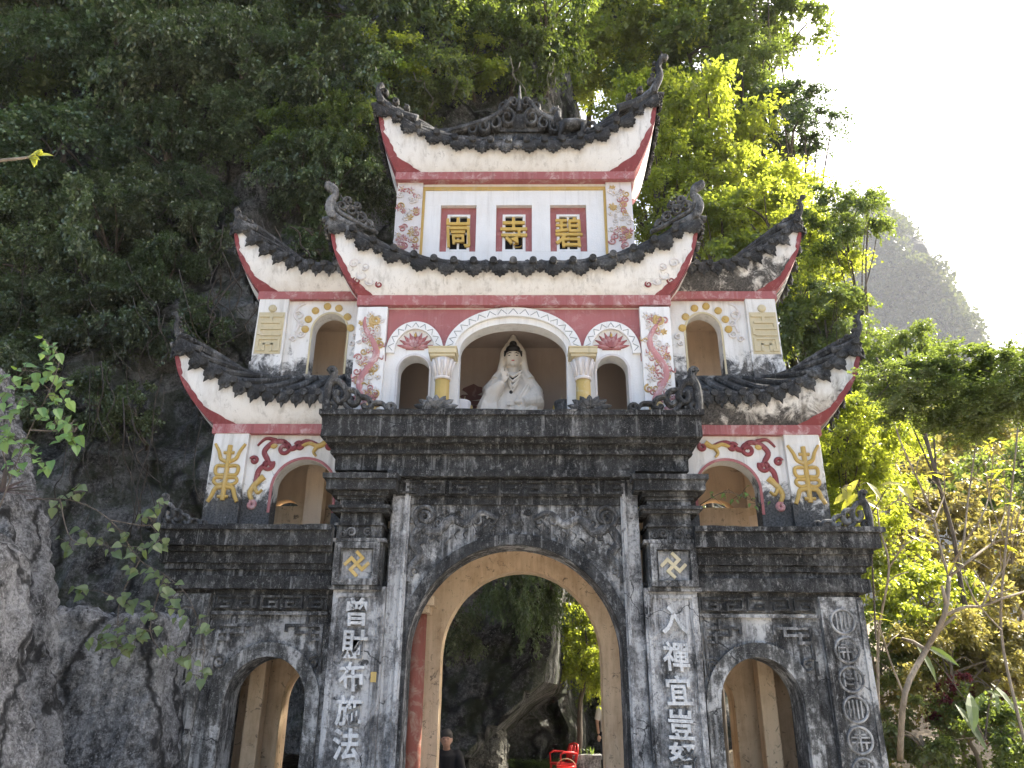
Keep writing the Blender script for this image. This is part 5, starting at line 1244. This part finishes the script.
outcrop([(-120,860),(-120,530),(-30,525),(-8,550),(-6,600),(-12,690),(-6,860)], 7.2, .6, 0.04, 0.055, 15, 'low pale rock ledge in the bottom left corner')

# ---- the vine on the rocks
def vine(name, label, cat, stems, Y, leaf_spots, size, mat, stem_r=.008, shape=HEART, wratio=.42, n_per=3, seed=1, group=None, stem_mat='bark'):
    r = random.Random(seed); base = px3(*stems[0][0], Y); root = empty(name, base, label, cat, group)
    b = MB()
    for st in stems:
        pts = smooth_path([px3(x, y, Y+0.12*math.sin(i*1.7+x))-base for i, (x, y) in enumerate(st)], 5); b.tube(pts, [stem_r*(1-.7*i/len(pts)) for i in range(len(pts))], 6)
    P, D, U, L, W = [], [], [], [], []
    path_px = [(st[i][0]+(st[i+1][0]-st[i][0])*q/6, st[i][1]+(st[i+1][1]-st[i][1])*q/6) for st in stems for i in range(len(st)-1) for q in range(7)]
    for (x, y) in leaf_spots:
        n_ = min(path_px, key=lambda q: (q[0]-x)**2+(q[1]-y)**2); a_ = px3(*n_, Y)-base; e_ = px3(x, y, Y)-base
        b.tube(smooth_path([a_, a_.lerp(e_,.5)+Vector((0,-.03,.03)), e_], 4), [stem_r*.6, stem_r*.58, stem_r*.56, stem_r*.5, stem_r*.5, stem_r*.45, stem_r*.4, stem_r*.35, stem_r*.3], 5)
        for k in range(n_per):
            c = px3(x+r.uniform(-11,11), y+r.uniform(-8,8), Y+r.uniform(-.15,.15))-base; l = size*r.uniform(.6,1.15)
            d = Vector((r.uniform(-1,1), r.uniform(-.9,.3), r.uniform(-1.2,.15))); P.append(c); D.append(d); U.append(Vector((r.uniform(-.5,.5),-.8,r.uniform(.3,1)))); L.append(l); W.append(l*wratio)
            b.tube([c, c.lerp(e_, .6)+Vector((0,0,.012)), e_], .003, 4)
    s = b.build('stem', M[stem_mat]); s.parent = root
    V, F = blade_arrays(P, D, U, L, W, shape); l = MB(); l.add(V, F); lf = l.build('leaves', M[mat]); lf.parent = root
    return root
vine('vine', 'green heart-leaved vine trailing over the rock wall towards the left pilaster', 'vine',
     [[(20,500),(70,500),(110,520),(140,560),(165,575),(190,600),(205,650)], [(60,500),(72,540),(108,545)], [(110,520),(150,525),(160,505)], [(140,560),(120,600),(118,645)], [(165,575),(150,630),(170,660)]], 8.3,
     [(60,500),(75,492),(90,535),(105,545),(70,545),(120,530),(128,548),(148,518),(158,505),(160,540),(150,575),(140,575),(122,600),(118,625),(112,642),(135,640),(150,610),(150,632),(172,650),(166,585),(172,600),(178,612),(204,622),(202,678),(190,655),(85,590),(145,548),(98,640),(125,650)], 0.115, 'leaf_vine', n_per=6, seed=3)
vine('shrub', 'pale green broad-leaved shrub growing over the boulder at the left edge', 'shrub',
     [[(-20,560),(10,480),(30,430),(50,390),(60,360)], [(10,480),(-5,420),(-10,380)], [(30,430),(60,430),(75,420)]], 7.3,
     [(10,420),(0,400),(22,400),(15,440),(35,385),(48,360),(52,372),(60,385),(42,415),(30,450),(60,420),(68,438),(75,432),(5,380),(0,440),(25,370),(50,345),(12,465),(-8,430),(40,465),(62,402)], 0.115, 'leaf_vine', n_per=8, seed=9, wratio=.36)
# spiky purple bromeliad
r = random.Random(4); base = px3(2, 492, 7.5); root = empty('spiky_plant', base, 'spiky purple-green rosette on the boulder at the left edge', 'plant')
P, D, U, L, W = [], [], [], [], []
for k in range(16):
    a = k*.39; P.append(Vector((0,0,0))); D.append(Vector((math.cos(a)*1.2, math.sin(a)*.7, r.uniform(.0,.6)))); U.append(Vector((0,0,1))); L.append(r.uniform(.4,.7)); W.append(.022)
V, F = blade_arrays(P, D, U, L, W, ((0,1),(.3,1.1),(.7,.7),(1,0)), .18); l = MB(); l.add(V, F); lf = l.build('leaves', leaf_mat('purple_strap', (.05,.05,.045), (.11,.085,.10), (.10,.12,.06), .15)); lf.parent = root
# twig with yellow leaves coming in at the left
base = px3(-90, 250, 6.0); root = empty('yellow_leaved_twig', base, 'brown twig tipped with bright yellow leaves at the left edge', 'twig'); b = MB()
b.tube([p-base for p in smooth_path([px3(-90,250,6), px3(-60,190,6), px3(-20,165,6), px3(24,158,6), px3(34,156,6)], 5)], [.03-.0011*i for i in range(21)], 7); t = b.build('stem', M['bark_pale']); t.parent = root
P = [px3(28+k*2, 156, 6)-base for k in range(7)]; D = [(math.cos(a), -.3, math.sin(a)) for a in (-.3,.3,-.9,.9,-1.4,.05,1.8)]
V, F = blade_arrays(P, D, [(0,-1,.5)]*7, [.15,.13,.14,.10,.14,.16,.08], [.035]*7); l = MB(); l.add(V, F); lf = l.build('leaves', M['leaf_lime']); lf.parent = root

# ---- aerial roots and lianas down the shaded cliff
def liana(label, strands, Y, r0, name='hanging_roots', cat='roots', mat='bark', seed=1):
    r = random.Random(seed); base = px3(*strands[0][0], Y); root = empty(name, base, label, cat, 'lianas and roots on the cliff'); b = MB()
    for st in strands:
        pts = smooth_path([px3(x, y, Y+r.uniform(-.2,.2))-base for x, y in st], 6); q = r0*r.uniform(.5,1.3); b.tube(pts, [q*(1-.35*i/len(pts)) for i in range(len(pts))], 6)
    t = b.build('strands', M[mat], smooth=True); t.parent = root
r = random.Random(21)
def strands(x0, x1, y0, y1, n, wob=10):
    out = []
    for _ in range(n):
        x = r.uniform(x0, x1); a = y0+(y1-y0)*r.uniform(0,.55); e = a+(y1-a)*r.uniform(.4,1.0); lean = r.uniform(-3,3)*wob/10
        out.append([(x+lean*j*2+r.uniform(-wob,wob)*j/6, a+(e-a)*j/5+r.uniform(-5,5)) for j in range(6)])
    return out
liana('tangle of woody roots on the dark cliff above the upper left tower', strands(215,300,215,345,18,20), 13.9, .017, mat='bark_dark')
liana('thin dark lianas hanging down the rock left of the lower left tower', strands(70,215,360,560,15,20), 13.6, .012, mat='bark_dark', seed=2)
liana('thin lianas hanging between the left edge and the upper left tower', strands(20,190,230,420,12,20), 14.0, .011, mat='bark_dark', seed=3)
liana('thin lianas hanging from the trees behind the ridge of the top roof', strands(400,560,40,120,8,9), 15.5, .011, seed=4)

# ---- right of the gate: bare frangipani, bushes, big-leaved plants
FY = 10.6; base = px3(903, 745, FY); base.z = 0
root = empty('frangipani_tree', base, 'bare pale-limbed tree with a few yellow leaves, right of the gate', 'tree')
b = MB(); tips = []
BR = [([(900,760),(905,693),(926,650),(944,616),(949,577)],.060,.040), ([(944,616),(965,607),(982,606),(1004,598),(1030,590)],.034,.018), ([(949,577),(940,548),(934,520),(920,485),(903,448),(893,420)],.032,.012),
      ([(949,577),(955,560),(963,544),(968,500),(978,430),(980,410)],.030,.010), ([(949,577),(970,560),(992,544),(1010,537),(1030,528)],.030,.014), ([(934,520),(915,510),(900,500),(890,505)],.02,.010), ([(963,544),(980,520),(990,490),(994,440)],.02,.008),
      ([(982,606),(995,580),(1008,560),(1022,500)],.02,.01), ([(934,520),(944,495),(944,470)],.018,.009), ([(880,770),(878,690),(879,630),(889,568),(880,530),(877,505)],.035,.014), ([(889,568),(905,545),(925,535)],.018,.01), ([(1030,760),(1016,707),(1001,630),(1006,544),(1016,448),(1020,400)],.035,.012),
      ([(1006,544),(990,500),(985,460)],.016,.008), ([(1001,630),(975,600),(965,575)],.016,.008), ([(903,693),(890,660),(884,640)],.022,.012), ([(992,544),(1005,510),(1003,470)],.016,.008)]
rr_ = random.Random(8)
for pts, r0, r1 in BR:
    q = smooth_path([px3(x, y, FY+.25*math.sin(i*1.3+x*.1)) -base for i, (x, y) in enumerate(pts)], 4)
    b.tube([Vector((p.x, p.y, p.z)) for p in q], [.68*(r0+(r1-r0)*i/len(q)) for i in range(len(q))], 8); tips.append(q[-1])
    for k in range(3):
        p = q[int(len(q)*rr_.uniform(.45,.95))]; e = p+Vector((rr_.uniform(-.3,.3), rr_.uniform(-.3,.3), rr_.uniform(.1,.4))); b.tube([p, p.lerp(e,.5)+Vector((0,0,.03)), e], [r1*.7,r1*.6,r1*.5], 5); tips.append(e)
t = b.build('trunk', M['bark_pale'], smooth=True); t.parent = root
P, D, U, L, W = [], [], [], [], []
for e in tips:
    for k in range(rr_.choice((0,0,1,2,3))):
        a = rr_.uniform(0,6.28); P.append(e); D.append((math.cos(a), math.sin(a), rr_.uniform(-.5,.5))); U.append((0,0,1)); l = rr_.uniform(.10,.24); L.append(l); W.append(l*.17)
V, F = blade_arrays(P, D, U, L, W); l = MB(); l.add(V, F); lf = l.build('leaves', M['leaf_lime']); lf.parent = root
SH = [
 (985,470,26,3.0,3,'leaf_dry','pale yellowing tree in the hazy valley near the right edge'),
 (900,480,19,1.8,4,'leaf_dry','thin yellow-leaved bush behind the bare tree, beside the right wing crest'),
 (955,540,17,1.7,3,'leaf_dry','straw-coloured bush behind the fork of the bare tree'),
 (1010,560,15,1.5,4,'leaf_dry','loose yellowing bush at the right edge behind bare limbs'),
 (885,560,15,1.25,4,'leaf_sun','bright yellow-green bush right beside the right wing'),
 (925,605,13.5,1.1,3,'leaf_sun','sunlit bush under the fork of the bare tree'),
 (1000,630,13,1.15,4,'leaf_dry','straw-yellow bush at the right edge below the bare limbs'),
 (880,650,13,.9,4,'leaf_mid','green bush close to the right wing pilaster'),
 (950,660,12.5,1.0,1,'leaf_dry','drooping yellowish bush between the two stems of the bare tree'),
 (965,705,12,.62,4,'leaf_red','dark purple-red bush near the bottom right corner'),
 (920,735,11.8,.75,4,'leaf_mid','low open bush at the foot of the bare tree'),
 (1000,740,11.5,.85,3,'leaf_mid','green bush in the bottom right corner'),
 (885,730,12.6,.7,4,'leaf_dry','dry ground bush at the foot of the right wing'),
 (1020,690,13.5,.9,1,'leaf_dry','yellow bush at the right edge above the corner bush'),
 (1040,500,20,2.0,0,'leaf_mid','leafy bush at the right edge under the overhanging bough'),
]
for (px, py, Y, r0, pr, mt, lab) in SH:
    c = px3(px, py, Y); tree('bush', lab, 'bush', (c.x+rng.uniform(-.2,.2), c.y+.1, 0 if c.z < 3.5 else max(0,c.z-r0*1.6)), c, (r0,r0*.9,r0*.9), pr, mt, 'bushes right of the gate', trunk_r=.05, limbs=12, bark_m='bark_pale')
# rising ground under the valley bushes
g = MB(); rows = []
for j in range(24):
    rows.append([(4.9+i*1.2, 11.0+j*1.6+.3*i*0, -.05+ (4.6*sm(0,16,j)+ .25*fbm(i,j,0,.5))*sm(0,4,i)) for i in range(26)])
g.grid(rows); tag(g.build('valley_slope', M['earth']), kind='structure')
vine('young_plant', 'big-leaved plant with lime-yellow leaves rising beside the right wing crest', 'plant', [[(876,640),(872,560),(868,505),(855,488)], [(868,520),(880,500)]], 10.2,
     [(842,488),(860,486),(862,492),(876,520),(890,486)], .34, 'leaf_lime', stem_r=.014, wratio=.20, n_per=2, seed=6, shape=((0,0),(.15,.5),(.4,1),(.7,.8),(1,0)))
vine('banana_plant', 'low plant with long green leaves near the bottom right corner', 'plant', [[(985,740),(990,700),(1000,680)], [(985,740),(965,700)]], 11.0, [(985,690),(1000,680),(965,700),(925,650)], .55, 'leaf_vine', stem_r=.014, wratio=.13, n_per=2, seed=12, shape=((0,0),(.15,.5),(.4,1),(.7,.8),(1,0)))
vine('sprig', 'thin green sprig growing across the lower right tower arch', 'sprig', [[(700,505),(725,492),(750,500),(762,505)]], 9.72, [(712,497),(728,490),(742,494),(752,500),(760,505)], .075, 'leaf_vine', stem_r=.006, n_per=4, seed=2, wratio=.25)
for (px, py, Y, r0, pr, lab) in ((960,440,60,7,0,'hazy round tree on the valley floor below the far hill'),(1010,470,50,5.5,2,'hazy tree at the right edge on the valley floor'),(905,455,48,5,1,'hazy drooping tree between the near bushes and the far hill')):
    c = px3(px, py, Y); tree('valley_tree', lab, 'tree', (c.x, c.y, 0), c, (r0,r0,r0*.8), pr, 'leaf_far', 'hazy trees on the valley floor', trunk_r=.3, limbs=8)
# forest clothing the far hill: one mass
kn = np.random.default_rng(5); C_ = []; 
for k in range(5200):
    a = kn.uniform(math.pi*.75, math.pi*2.1); v = kn.uniform(0.02, 1.0); prof = (1-v**8)**0.5; kk = .72*prof+.28*min(1,(1-v)*2.6)
    x, y, z = 392+68*kk*math.cos(a), 800+150*kk*math.sin(a), 535*v; d = 24*fbm(x+3.0, y, z*.5, .0075, 5)+13*fbm(x, y+3.0, z*.6, .025, 4)
    if mnoise.noise(Vector((x*.015, y*.015, z*.008))) > -.3: C_.append((x+d*math.cos(a), y+d*math.sin(a), z-2))
C_ = np.array(C_); per = 34; ids = np.repeat(np.arange(len(C_)), per); n = len(ids); rad_ = kn.uniform(4, 13, len(C_))[ids]
dv = kn.normal(size=(n,3)); dv /= np.linalg.norm(dv, axis=1, keepdims=True); Pq = C_[ids]+dv*rad_[:,None]*np.array([1,1,.75])
Q = leaf_arrays(Pq, dv+kn.normal(size=(n,3))*.6, kn.normal(size=(n,3)), kn.uniform(3,5.5,n), kn.uniform(1.3,2.2,n))
o = bpy.data.objects.new('hill_forest', leaves_to_mesh('hill_forest', Q, M['leaf_far'])); COL.objects.link(o); tag(o, 'hazy forest covering the steep far hill', 'forest', kind='stuff')

# ------------------------------------------------------------------ the courtyard through the arch
for (px, py, Y, r0, pr, mt, lab, tr) in ((588,640,17.0,1.0,0,'leaf_sun','slim tree with a dark trunk in the courtyard seen through the main arch',.07),(612,600,21,1.7,1,'leaf_sun','sunlit tree behind the slim one, seen through the main arch',.1),(570,585,24,2.2,2,'leaf_sun','bright tree at the back of the courtyard, by the rock edge',.1),(610,680,19.5,.9,3,'leaf_mid','low leafy tree at the right of the arch view',.05),(640,560,23,2.2,0,'leaf_mid','tall tree behind the right jamb of the main arch',.1),(535,715,24,.9,4,'leaf_shade','dark bush in the shade behind the overhanging rock',.04),(580,700,27,1.3,2,'leaf_mid','far green bush at the end of the courtyard path',.05)):
    c = px3(px, py, Y); tree('courtyard_tree', lab, 'tree', (c.x-(.35 if Y == 17.0 else 0), c.y, 0), c, (r0,r0,r0*1.05), pr, mt, 'trees in the courtyard', trunk_r=tr, limbs=12)
for (px, py, Y, r0, pr, lab) in ((505,575,13.55,.75,1,'curtain of dark leaves over the rock at the top of the arch view'),(455,625,13.4,.55,4,'dark creeper on the rock at the left of the arch view'),(550,590,13.7,.7,3,'creeper hanging at the edge of the overhanging rock')):
    c = px3(px, py, Y); tree('creeper', lab, 'creeper', c+Vector((0,.5,.5)), c, (r0,r0*.7,r0*1.3), pr, 'leaf_shade', 'creepers on the overhanging rock', trunk_r=.02, limbs=8)
# boulder holding up the overhang, and loose stones
b = MB(); p = px3(487, 745, 14.6); b.prism([(p.x-.35,-.1),(p.x+.42,-.1),(p.x+.30,.4),(p.x+.22,.95),(p.x-.05,1.15),(p.x-.3,.9)], 14.4, 15.2); tag(displaced(b, .04, .07, 5, 'standing_stone', M['rock_warm']), 'warm grey stone propping the overhanging rock', 'stone')
for i, (px, py, Y, s, lab) in enumerate(((505,762,14.0,.22,'pale loose stone at the foot of the propping stone'),(470,765,13.6,.26,'rough stone left of the propping stone'),(540,735,22,.35,'grey stone in the shade beyond the overhanging rock'))):
    c = px3(px, py, Y); c.z = s*.4; b = MB(); b.ball(c, (s*1.2,s,s*.7), 12, 8); tag(displaced(b, .035, .05, 9+i, 'loose_stone', M['rock_warm']), lab, 'stone', 'loose stones in the courtyard')
def strap_grass(name, label, cx, cy, hx, hy, n, L, mat, seed):
    r = np.random.default_rng(seed); k = n; P = np.stack([cx+r.uniform(-hx,hx,k), cy+r.uniform(-hy,hy,k), np.zeros(k)], 1); a = r.uniform(0,6.28,k)
    V, F = blade_arrays([Vector(p) for p in P], [(math.cos(q)*.55, math.sin(q)*.55, 1.0) for q in a], [(-math.cos(q), -math.sin(q), .6) for q in a], r.uniform(.6,1.1,k)*L, np.full(k, .011), ((0,1),(.3,1),(.6,.9),(.85,.6),(1,0)), .75)
    m = MB(); m.add(V, F); return tag(m.build(name, mat), label, 'grass', kind='stuff')
c = px3(535, 760, 18.0); strap_grass('strap_grass', 'dark strap-leaved grass along the courtyard path', c.x, 18.1, .48, .5, 1700, .75, M['grass'], 1)
c = px3(590, 755, 19); strap_grass('pale_strap_grass', 'sunlit pale strap-leaved grass behind the red chair', c.x+.1, 19.2, .7, .5, 1500, .7, leaf_mat('pale_strap', (.12,.15,.06), (.25,.27,.12), (.35,.38,.15), .3), 2)

# red plastic armchair
cp = px3(563, 752, 16.8); o = Vector((cp.x, 16.8, 0.006)); M['plastic_red'] = NT('red_plastic').fin((.55,.03,.03), .35); M['plastic_bright'] = NT('bright_red_plastic').fin((.75,.035,.03), .3)
t = empty('plastic_chair', o, 'red plastic armchair standing by the courtyard path', 'chair'); t.rotation_euler = (0,0,rad(-62)); t.scale = (.85,.85,.85)
def cpart(b, n, m, par=None, **k):
    q = b.build(n, m, **k); q.parent = par or t; return q
b = MB(); b.grid([[(x*.22, y*.22, .43-.02*math.cos(x*1.5)*math.cos(y*1.5)) for x in (-1,-.5,0,.5,1)] for y in (-1,-.5,0,.5,1)]); b.box(-.23,.23,-.23,-.20,.39,.435); b.box(-.23,-.205,-.199,.22,.40,.435); b.box(.205,.23,-.199,.22,.40,.435); cpart(b, 'seat', M['plastic_red'])
b = MB()
for k in range(5): x = -.16+.08*k; b.tube([(x,.21,.43),(x,.25,.60),(x*.95,.29,.80-.2*x*x)], [.018]*3, 6)
b.tube([(-.22,.21,.43),(-.22,.26,.65),(-.18,.295,.80),(0,.305,.84),(.18,.295,.80),(.22,.26,.65),(.22,.21,.43)], .022, 8); cpart(b, 'backrest', M['plastic_red'], smooth=True)
for sx in (-1,1):
    b = MB(); b.tube([(sx*.23,-.2,.42),(sx*.25,-.21,.62),(sx*.25,-.12,.66),(sx*.245,.12,.65),(sx*.225,.25,.62)], [.02,.02,.026,.026,.02], 8); cpart(b, 'armrest', M['plastic_red'], smooth=True)
    for sy in (-1,1): b = MB(); b.tube([(sx*.20,sy*.20,.42),(sx*.23,sy*.235,.0)], [.028,.02], 8); cpart(b, 'leg', M['plastic_red'])
cp = px3(566, 764, 16.2); o = Vector((cp.x, 16.2, .006)); t = empty('bucket', o, 'bright red plastic bucket in front of the red chair', 'bucket')
b = MB(); b.lathe([(.13,0),(.135,.01),(.175,.33),(.19,.34),(.19,.36),(.165,.36),(.125,.03)], (0,0,0), 20); cpart(b, 'bucket_body', M['plastic_bright'], smooth=True)
b = MB(); b.tube([(.18*math.cos(a), -.05*math.sin(a), .34+.14*math.sin(a)) for a in [math.pi*i/12 for i in range(13)]], .006, 6); cpart(b, 'handle', M['cream'], smooth=True)
cp = px3(587, 766, 17.0); t = empty('stone_trough', (cp.x, 17.0, .006), 'grey stone trough with a few objects on it, right of the red chair', 'trough')
b = MB(); b.box(-.26,.26,-.18,.18,0,.42); b.box(-.29,.29,-.21,.21,.42,.50); cpart(b, 'trough_body', M['stone_pale'], rough=.006)
P = [(rng.uniform(-.2,.2), rng.uniform(-.12,.12), .5) for _ in range(14)]; V, F = blade_arrays(P, [(rng.uniform(-1,1), rng.uniform(-1,1), 1.2) for _ in P], [(1,0,.3)]*14, [.16]*14, [.03]*14); m = MB(); m.add(V, F); cpart(m, 'plant_leaves', M['leaf_vine'])

# two people
M['skin'] = NT('skin').fin((.42,.25,.18), .55); M['cloth_black'] = NT('black_jacket').fin((.014,.014,.016), .8); M['cloth_white'] = NT('white_shirt').fin((.62,.60,.58), .85); M['cloth_dark'] = NT('dark_trousers').fin((.03,.032,.045), .85); M['hair_dark'] = NT('dark_hair').fin((.012,.010,.009), .5); M['hair_grey'] = NT('greying_hair').fin((.05,.045,.04), .6)
def head(b, c, s=1.0, face=-1):
    b.ball(c, (.078*s,.098*s,.115*s), 18, 12); b.ball(c+Vector((0,face*.045,-.055))*s, (.052*s,.05*s,.06*s), 14, 9); b.ball(c+Vector((0,face*.105,-.015))*s, (.014*s,.022*s,.024*s), 8, 6)
    for q in (-1,1): b.ball(c+Vector((q*.08,.01,-.01))*s, (.012*s,.022*s,.032*s), 8, 6)
    b.ball(c+Vector((0,face*.093,-.062))*s, (.024*s,.01*s,.010*s), 8, 5); b.ball(c+Vector((0,face*.086,.02))*s, (.05*s,.014*s,.010*s), 8, 5)
def hand(b, wrist, d, side):
    d = d.normalized(); s = d.cross(Vector((0,1,0))); s = s.normalized() if s.length > .1 else Vector((1,0,0)); n = s.cross(d)
    b.ball(wrist+d*.05, (.03,.025,.045), 10, 7)
    for k, L in enumerate((.065,.075,.07,.055)):
        p = wrist+d*.08+s*(-.027+.018*k); b.tube([p-d*.03, p+d*L*.5-n*.008, p+d*L-n*.028], [.010,.009,.007], 7)
    p = wrist+d*.03+s*side*.03; b.tube([p, p+d*.03+s*side*.02, p+d*.06+s*side*.022], [.012,.010,.008], 7)
def eyes(par, c, face=-1, s=1.0):
    for q in (-1,1):
        b = MB(); b.ball(c+Vector((q*.031,face*.088,.004))*s, (.012*s,.006*s,.006*s), 8, 5); keep(b.build('eye', M['hair_dark']), par)
# seated on a low stool by the overhang, in black
bx = px3(447, 735, 12.3); F0 = Vector((bx.x, 12.3, 0.0)); t = empty('person', F0, 'seated person in a black jacket under the overhanging rock, bottom left of the arch', 'person')
hc = F0+Vector((0,-.06,1.0)); b = MB(); head(b, hc); b.tube([hc+Vector((0,.02,-.08)), F0+Vector((0,.02,.80))], [.05,.06], 12); b.tube([F0+Vector((0,.03,.82)), F0+Vector((0,.05,.6)), F0+Vector((0,.08,.34))], [.13,.14,.15], 14)
for q in (-1,1):
    b.tube([F0+Vector((q*.16,.02,.76)), F0+Vector((q*.24,-.08,.54)), F0+Vector((q*.13,-.30,.50))], [.055,.045,.03], 10); hand(b, F0+Vector((q*.12,-.31,.50)), Vector((-q*.6,-.6,-.3)), -q)
    b.tube([F0+Vector((q*.1,.05,.36)), F0+Vector((q*.16,-.36,.46)), F0+Vector((q*.15,-.33,.08))], [.09,.065,.045], 12); b.tube([F0+Vector((q*.15,-.29,.04)), F0+Vector((q*.15,-.50,.03))], [.042,.034], 10)
mesh_obj('body', remesh(b, .011, 1), M['skin'], t); eyes(t, hc)
b = MB(); b.tube([F0+Vector((0,.03,.86)), F0+Vector((0,.03,.80)), F0+Vector((0,.05,.6)), F0+Vector((0,.08,.32))], [.075,.16,.17,.18], 16)
for q in (-1,1): b.ball(F0+Vector((q*.15,.03,.78)), (.09,.085,.08)); b.tube([F0+Vector((q*.17,.02,.77)), F0+Vector((q*.25,-.08,.54)), F0+Vector((q*.15,-.27,.50))], [.078,.07,.05], 12)
mesh_obj('jacket', remesh(b, .013, 2), M['cloth_black'], t)
b = MB()
for q in (-1,1): b.tube([F0+Vector((q*.1,.08,.35)), F0+Vector((q*.16,-.36,.47)), F0+Vector((q*.15,-.33,.12))], [.115,.085,.07], 12)
mesh_obj('trousers', remesh(b, .013, 2), M['cloth_dark'], t)
b = MB(); b.ball(hc+Vector((0,.008,.048)), (.090,.106,.088), 16, 10); b.ball(hc+Vector((0,.05,-.02)), (.083,.075,.09), 14, 9); mesh_obj('hair', remesh(b, .010, 1), M['hair_grey'], t)
o = empty('stool', F0+Vector((0,.1,0)), 'low wooden stool under the person in the black jacket', 'stool'); b = MB(); b.box(-.19,.19,-.16,.16,.20,.235); q = b.build('seat', M['bark_pale']); q.parent = o
for sx in (-1,1):
    for sy in (-1,1): b = MB(); b.tube([(sx*.14,sy*.11,.2),(sx*.17,sy*.14,0)], .018, 7); q = b.build('leg', M['bark_pale']); q.parent = o
# standing beyond the right jamb, in a white shirt
bx = px3(608, 715, 17.6); F0 = Vector((bx.x, 17.6, 0.0)); t = empty('person', F0, 'standing person in a white shirt, half hidden by the right jamb of the main arch', 'person')
hc = F0+Vector((0,-.02,1.56)); b = MB(); head(b, hc); b.tube([hc+Vector((0,.02,-.08)), F0+Vector((0,.02,1.38))], [.05,.058], 12); b.tube([F0+Vector((0,.02,1.38)), F0+Vector((0,.02,1.15)), F0+Vector((0,.02,.88))], [.13,.13,.14], 14)
for q in (-1,1):
    b.tube([F0+Vector((q*.17,.02,1.35)), F0+Vector((q*.23,.02,1.08)), F0+Vector((q*.22,-.10,.86))], [.052,.042,.028], 10); hand(b, F0+Vector((q*.22,-.11,.85)), Vector((0,-.3,-1)), -q)
    b.tube([F0+Vector((q*.09,.02,.88)), F0+Vector((q*.10,.0,.48)), F0+Vector((q*.10,.02,.08))], [.09,.062,.042], 12); b.tube([F0+Vector((q*.10,.03,.04)), F0+Vector((q*.11,-.17,.03))], [.04,.032], 10)
mesh_obj('body', remesh(b, .012, 1), M['skin'], t); eyes(t, hc)
b = MB(); b.tube([F0+Vector((0,.02,1.42)), F0+Vector((0,.02,1.36)), F0+Vector((0,.02,1.1)), F0+Vector((0,.02,.80))], [.07,.155,.16,.18], 16)
for q in (-1,1): b.ball(F0+Vector((q*.15,.02,1.34)), (.085,.08,.075)); b.tube([F0+Vector((q*.17,.02,1.34)), F0+Vector((q*.225,.02,1.12))], [.07,.068], 12)
mesh_obj('shirt', remesh(b, .014, 2), M['cloth_white'], t)
b = MB()
for q in (-1,1): b.tube([F0+Vector((q*.09,.02,.90)), F0+Vector((q*.10,.0,.48)), F0+Vector((q*.10,.02,.10))], [.11,.085,.07], 12)
mesh_obj('trousers', remesh(b, .014, 2), M['cloth_dark'], t)
b = MB(); b.ball(hc+Vector((0,.025,.035)), (.088,.098,.095), 16, 10); mesh_obj('hair', remesh(b, .010, 1), M['hair_dark'], t)

# ------------------------------------------------------------------ air
hz = bpy.data.materials.new('haze'); hz.use_nodes = True; hn = hz.node_tree; hn.nodes.remove(hn.nodes['Principled BSDF'])
pv = hn.nodes.new('ShaderNodeVolumePrincipled'); pv.inputs['Color'].default_value = (.93,.95,1.0,1); pv.inputs['Density'].default_value = 0.0002; pv.inputs['Anisotropy'].default_value = 0.0
hn.links.new(pv.outputs[0], hn.nodes['Material Output'].inputs['Volume'])
g = MB(); g.box(-80, 1000, -12, 1400, -1.4, 720); tag(g.build('haze', hz), kind='stuff')
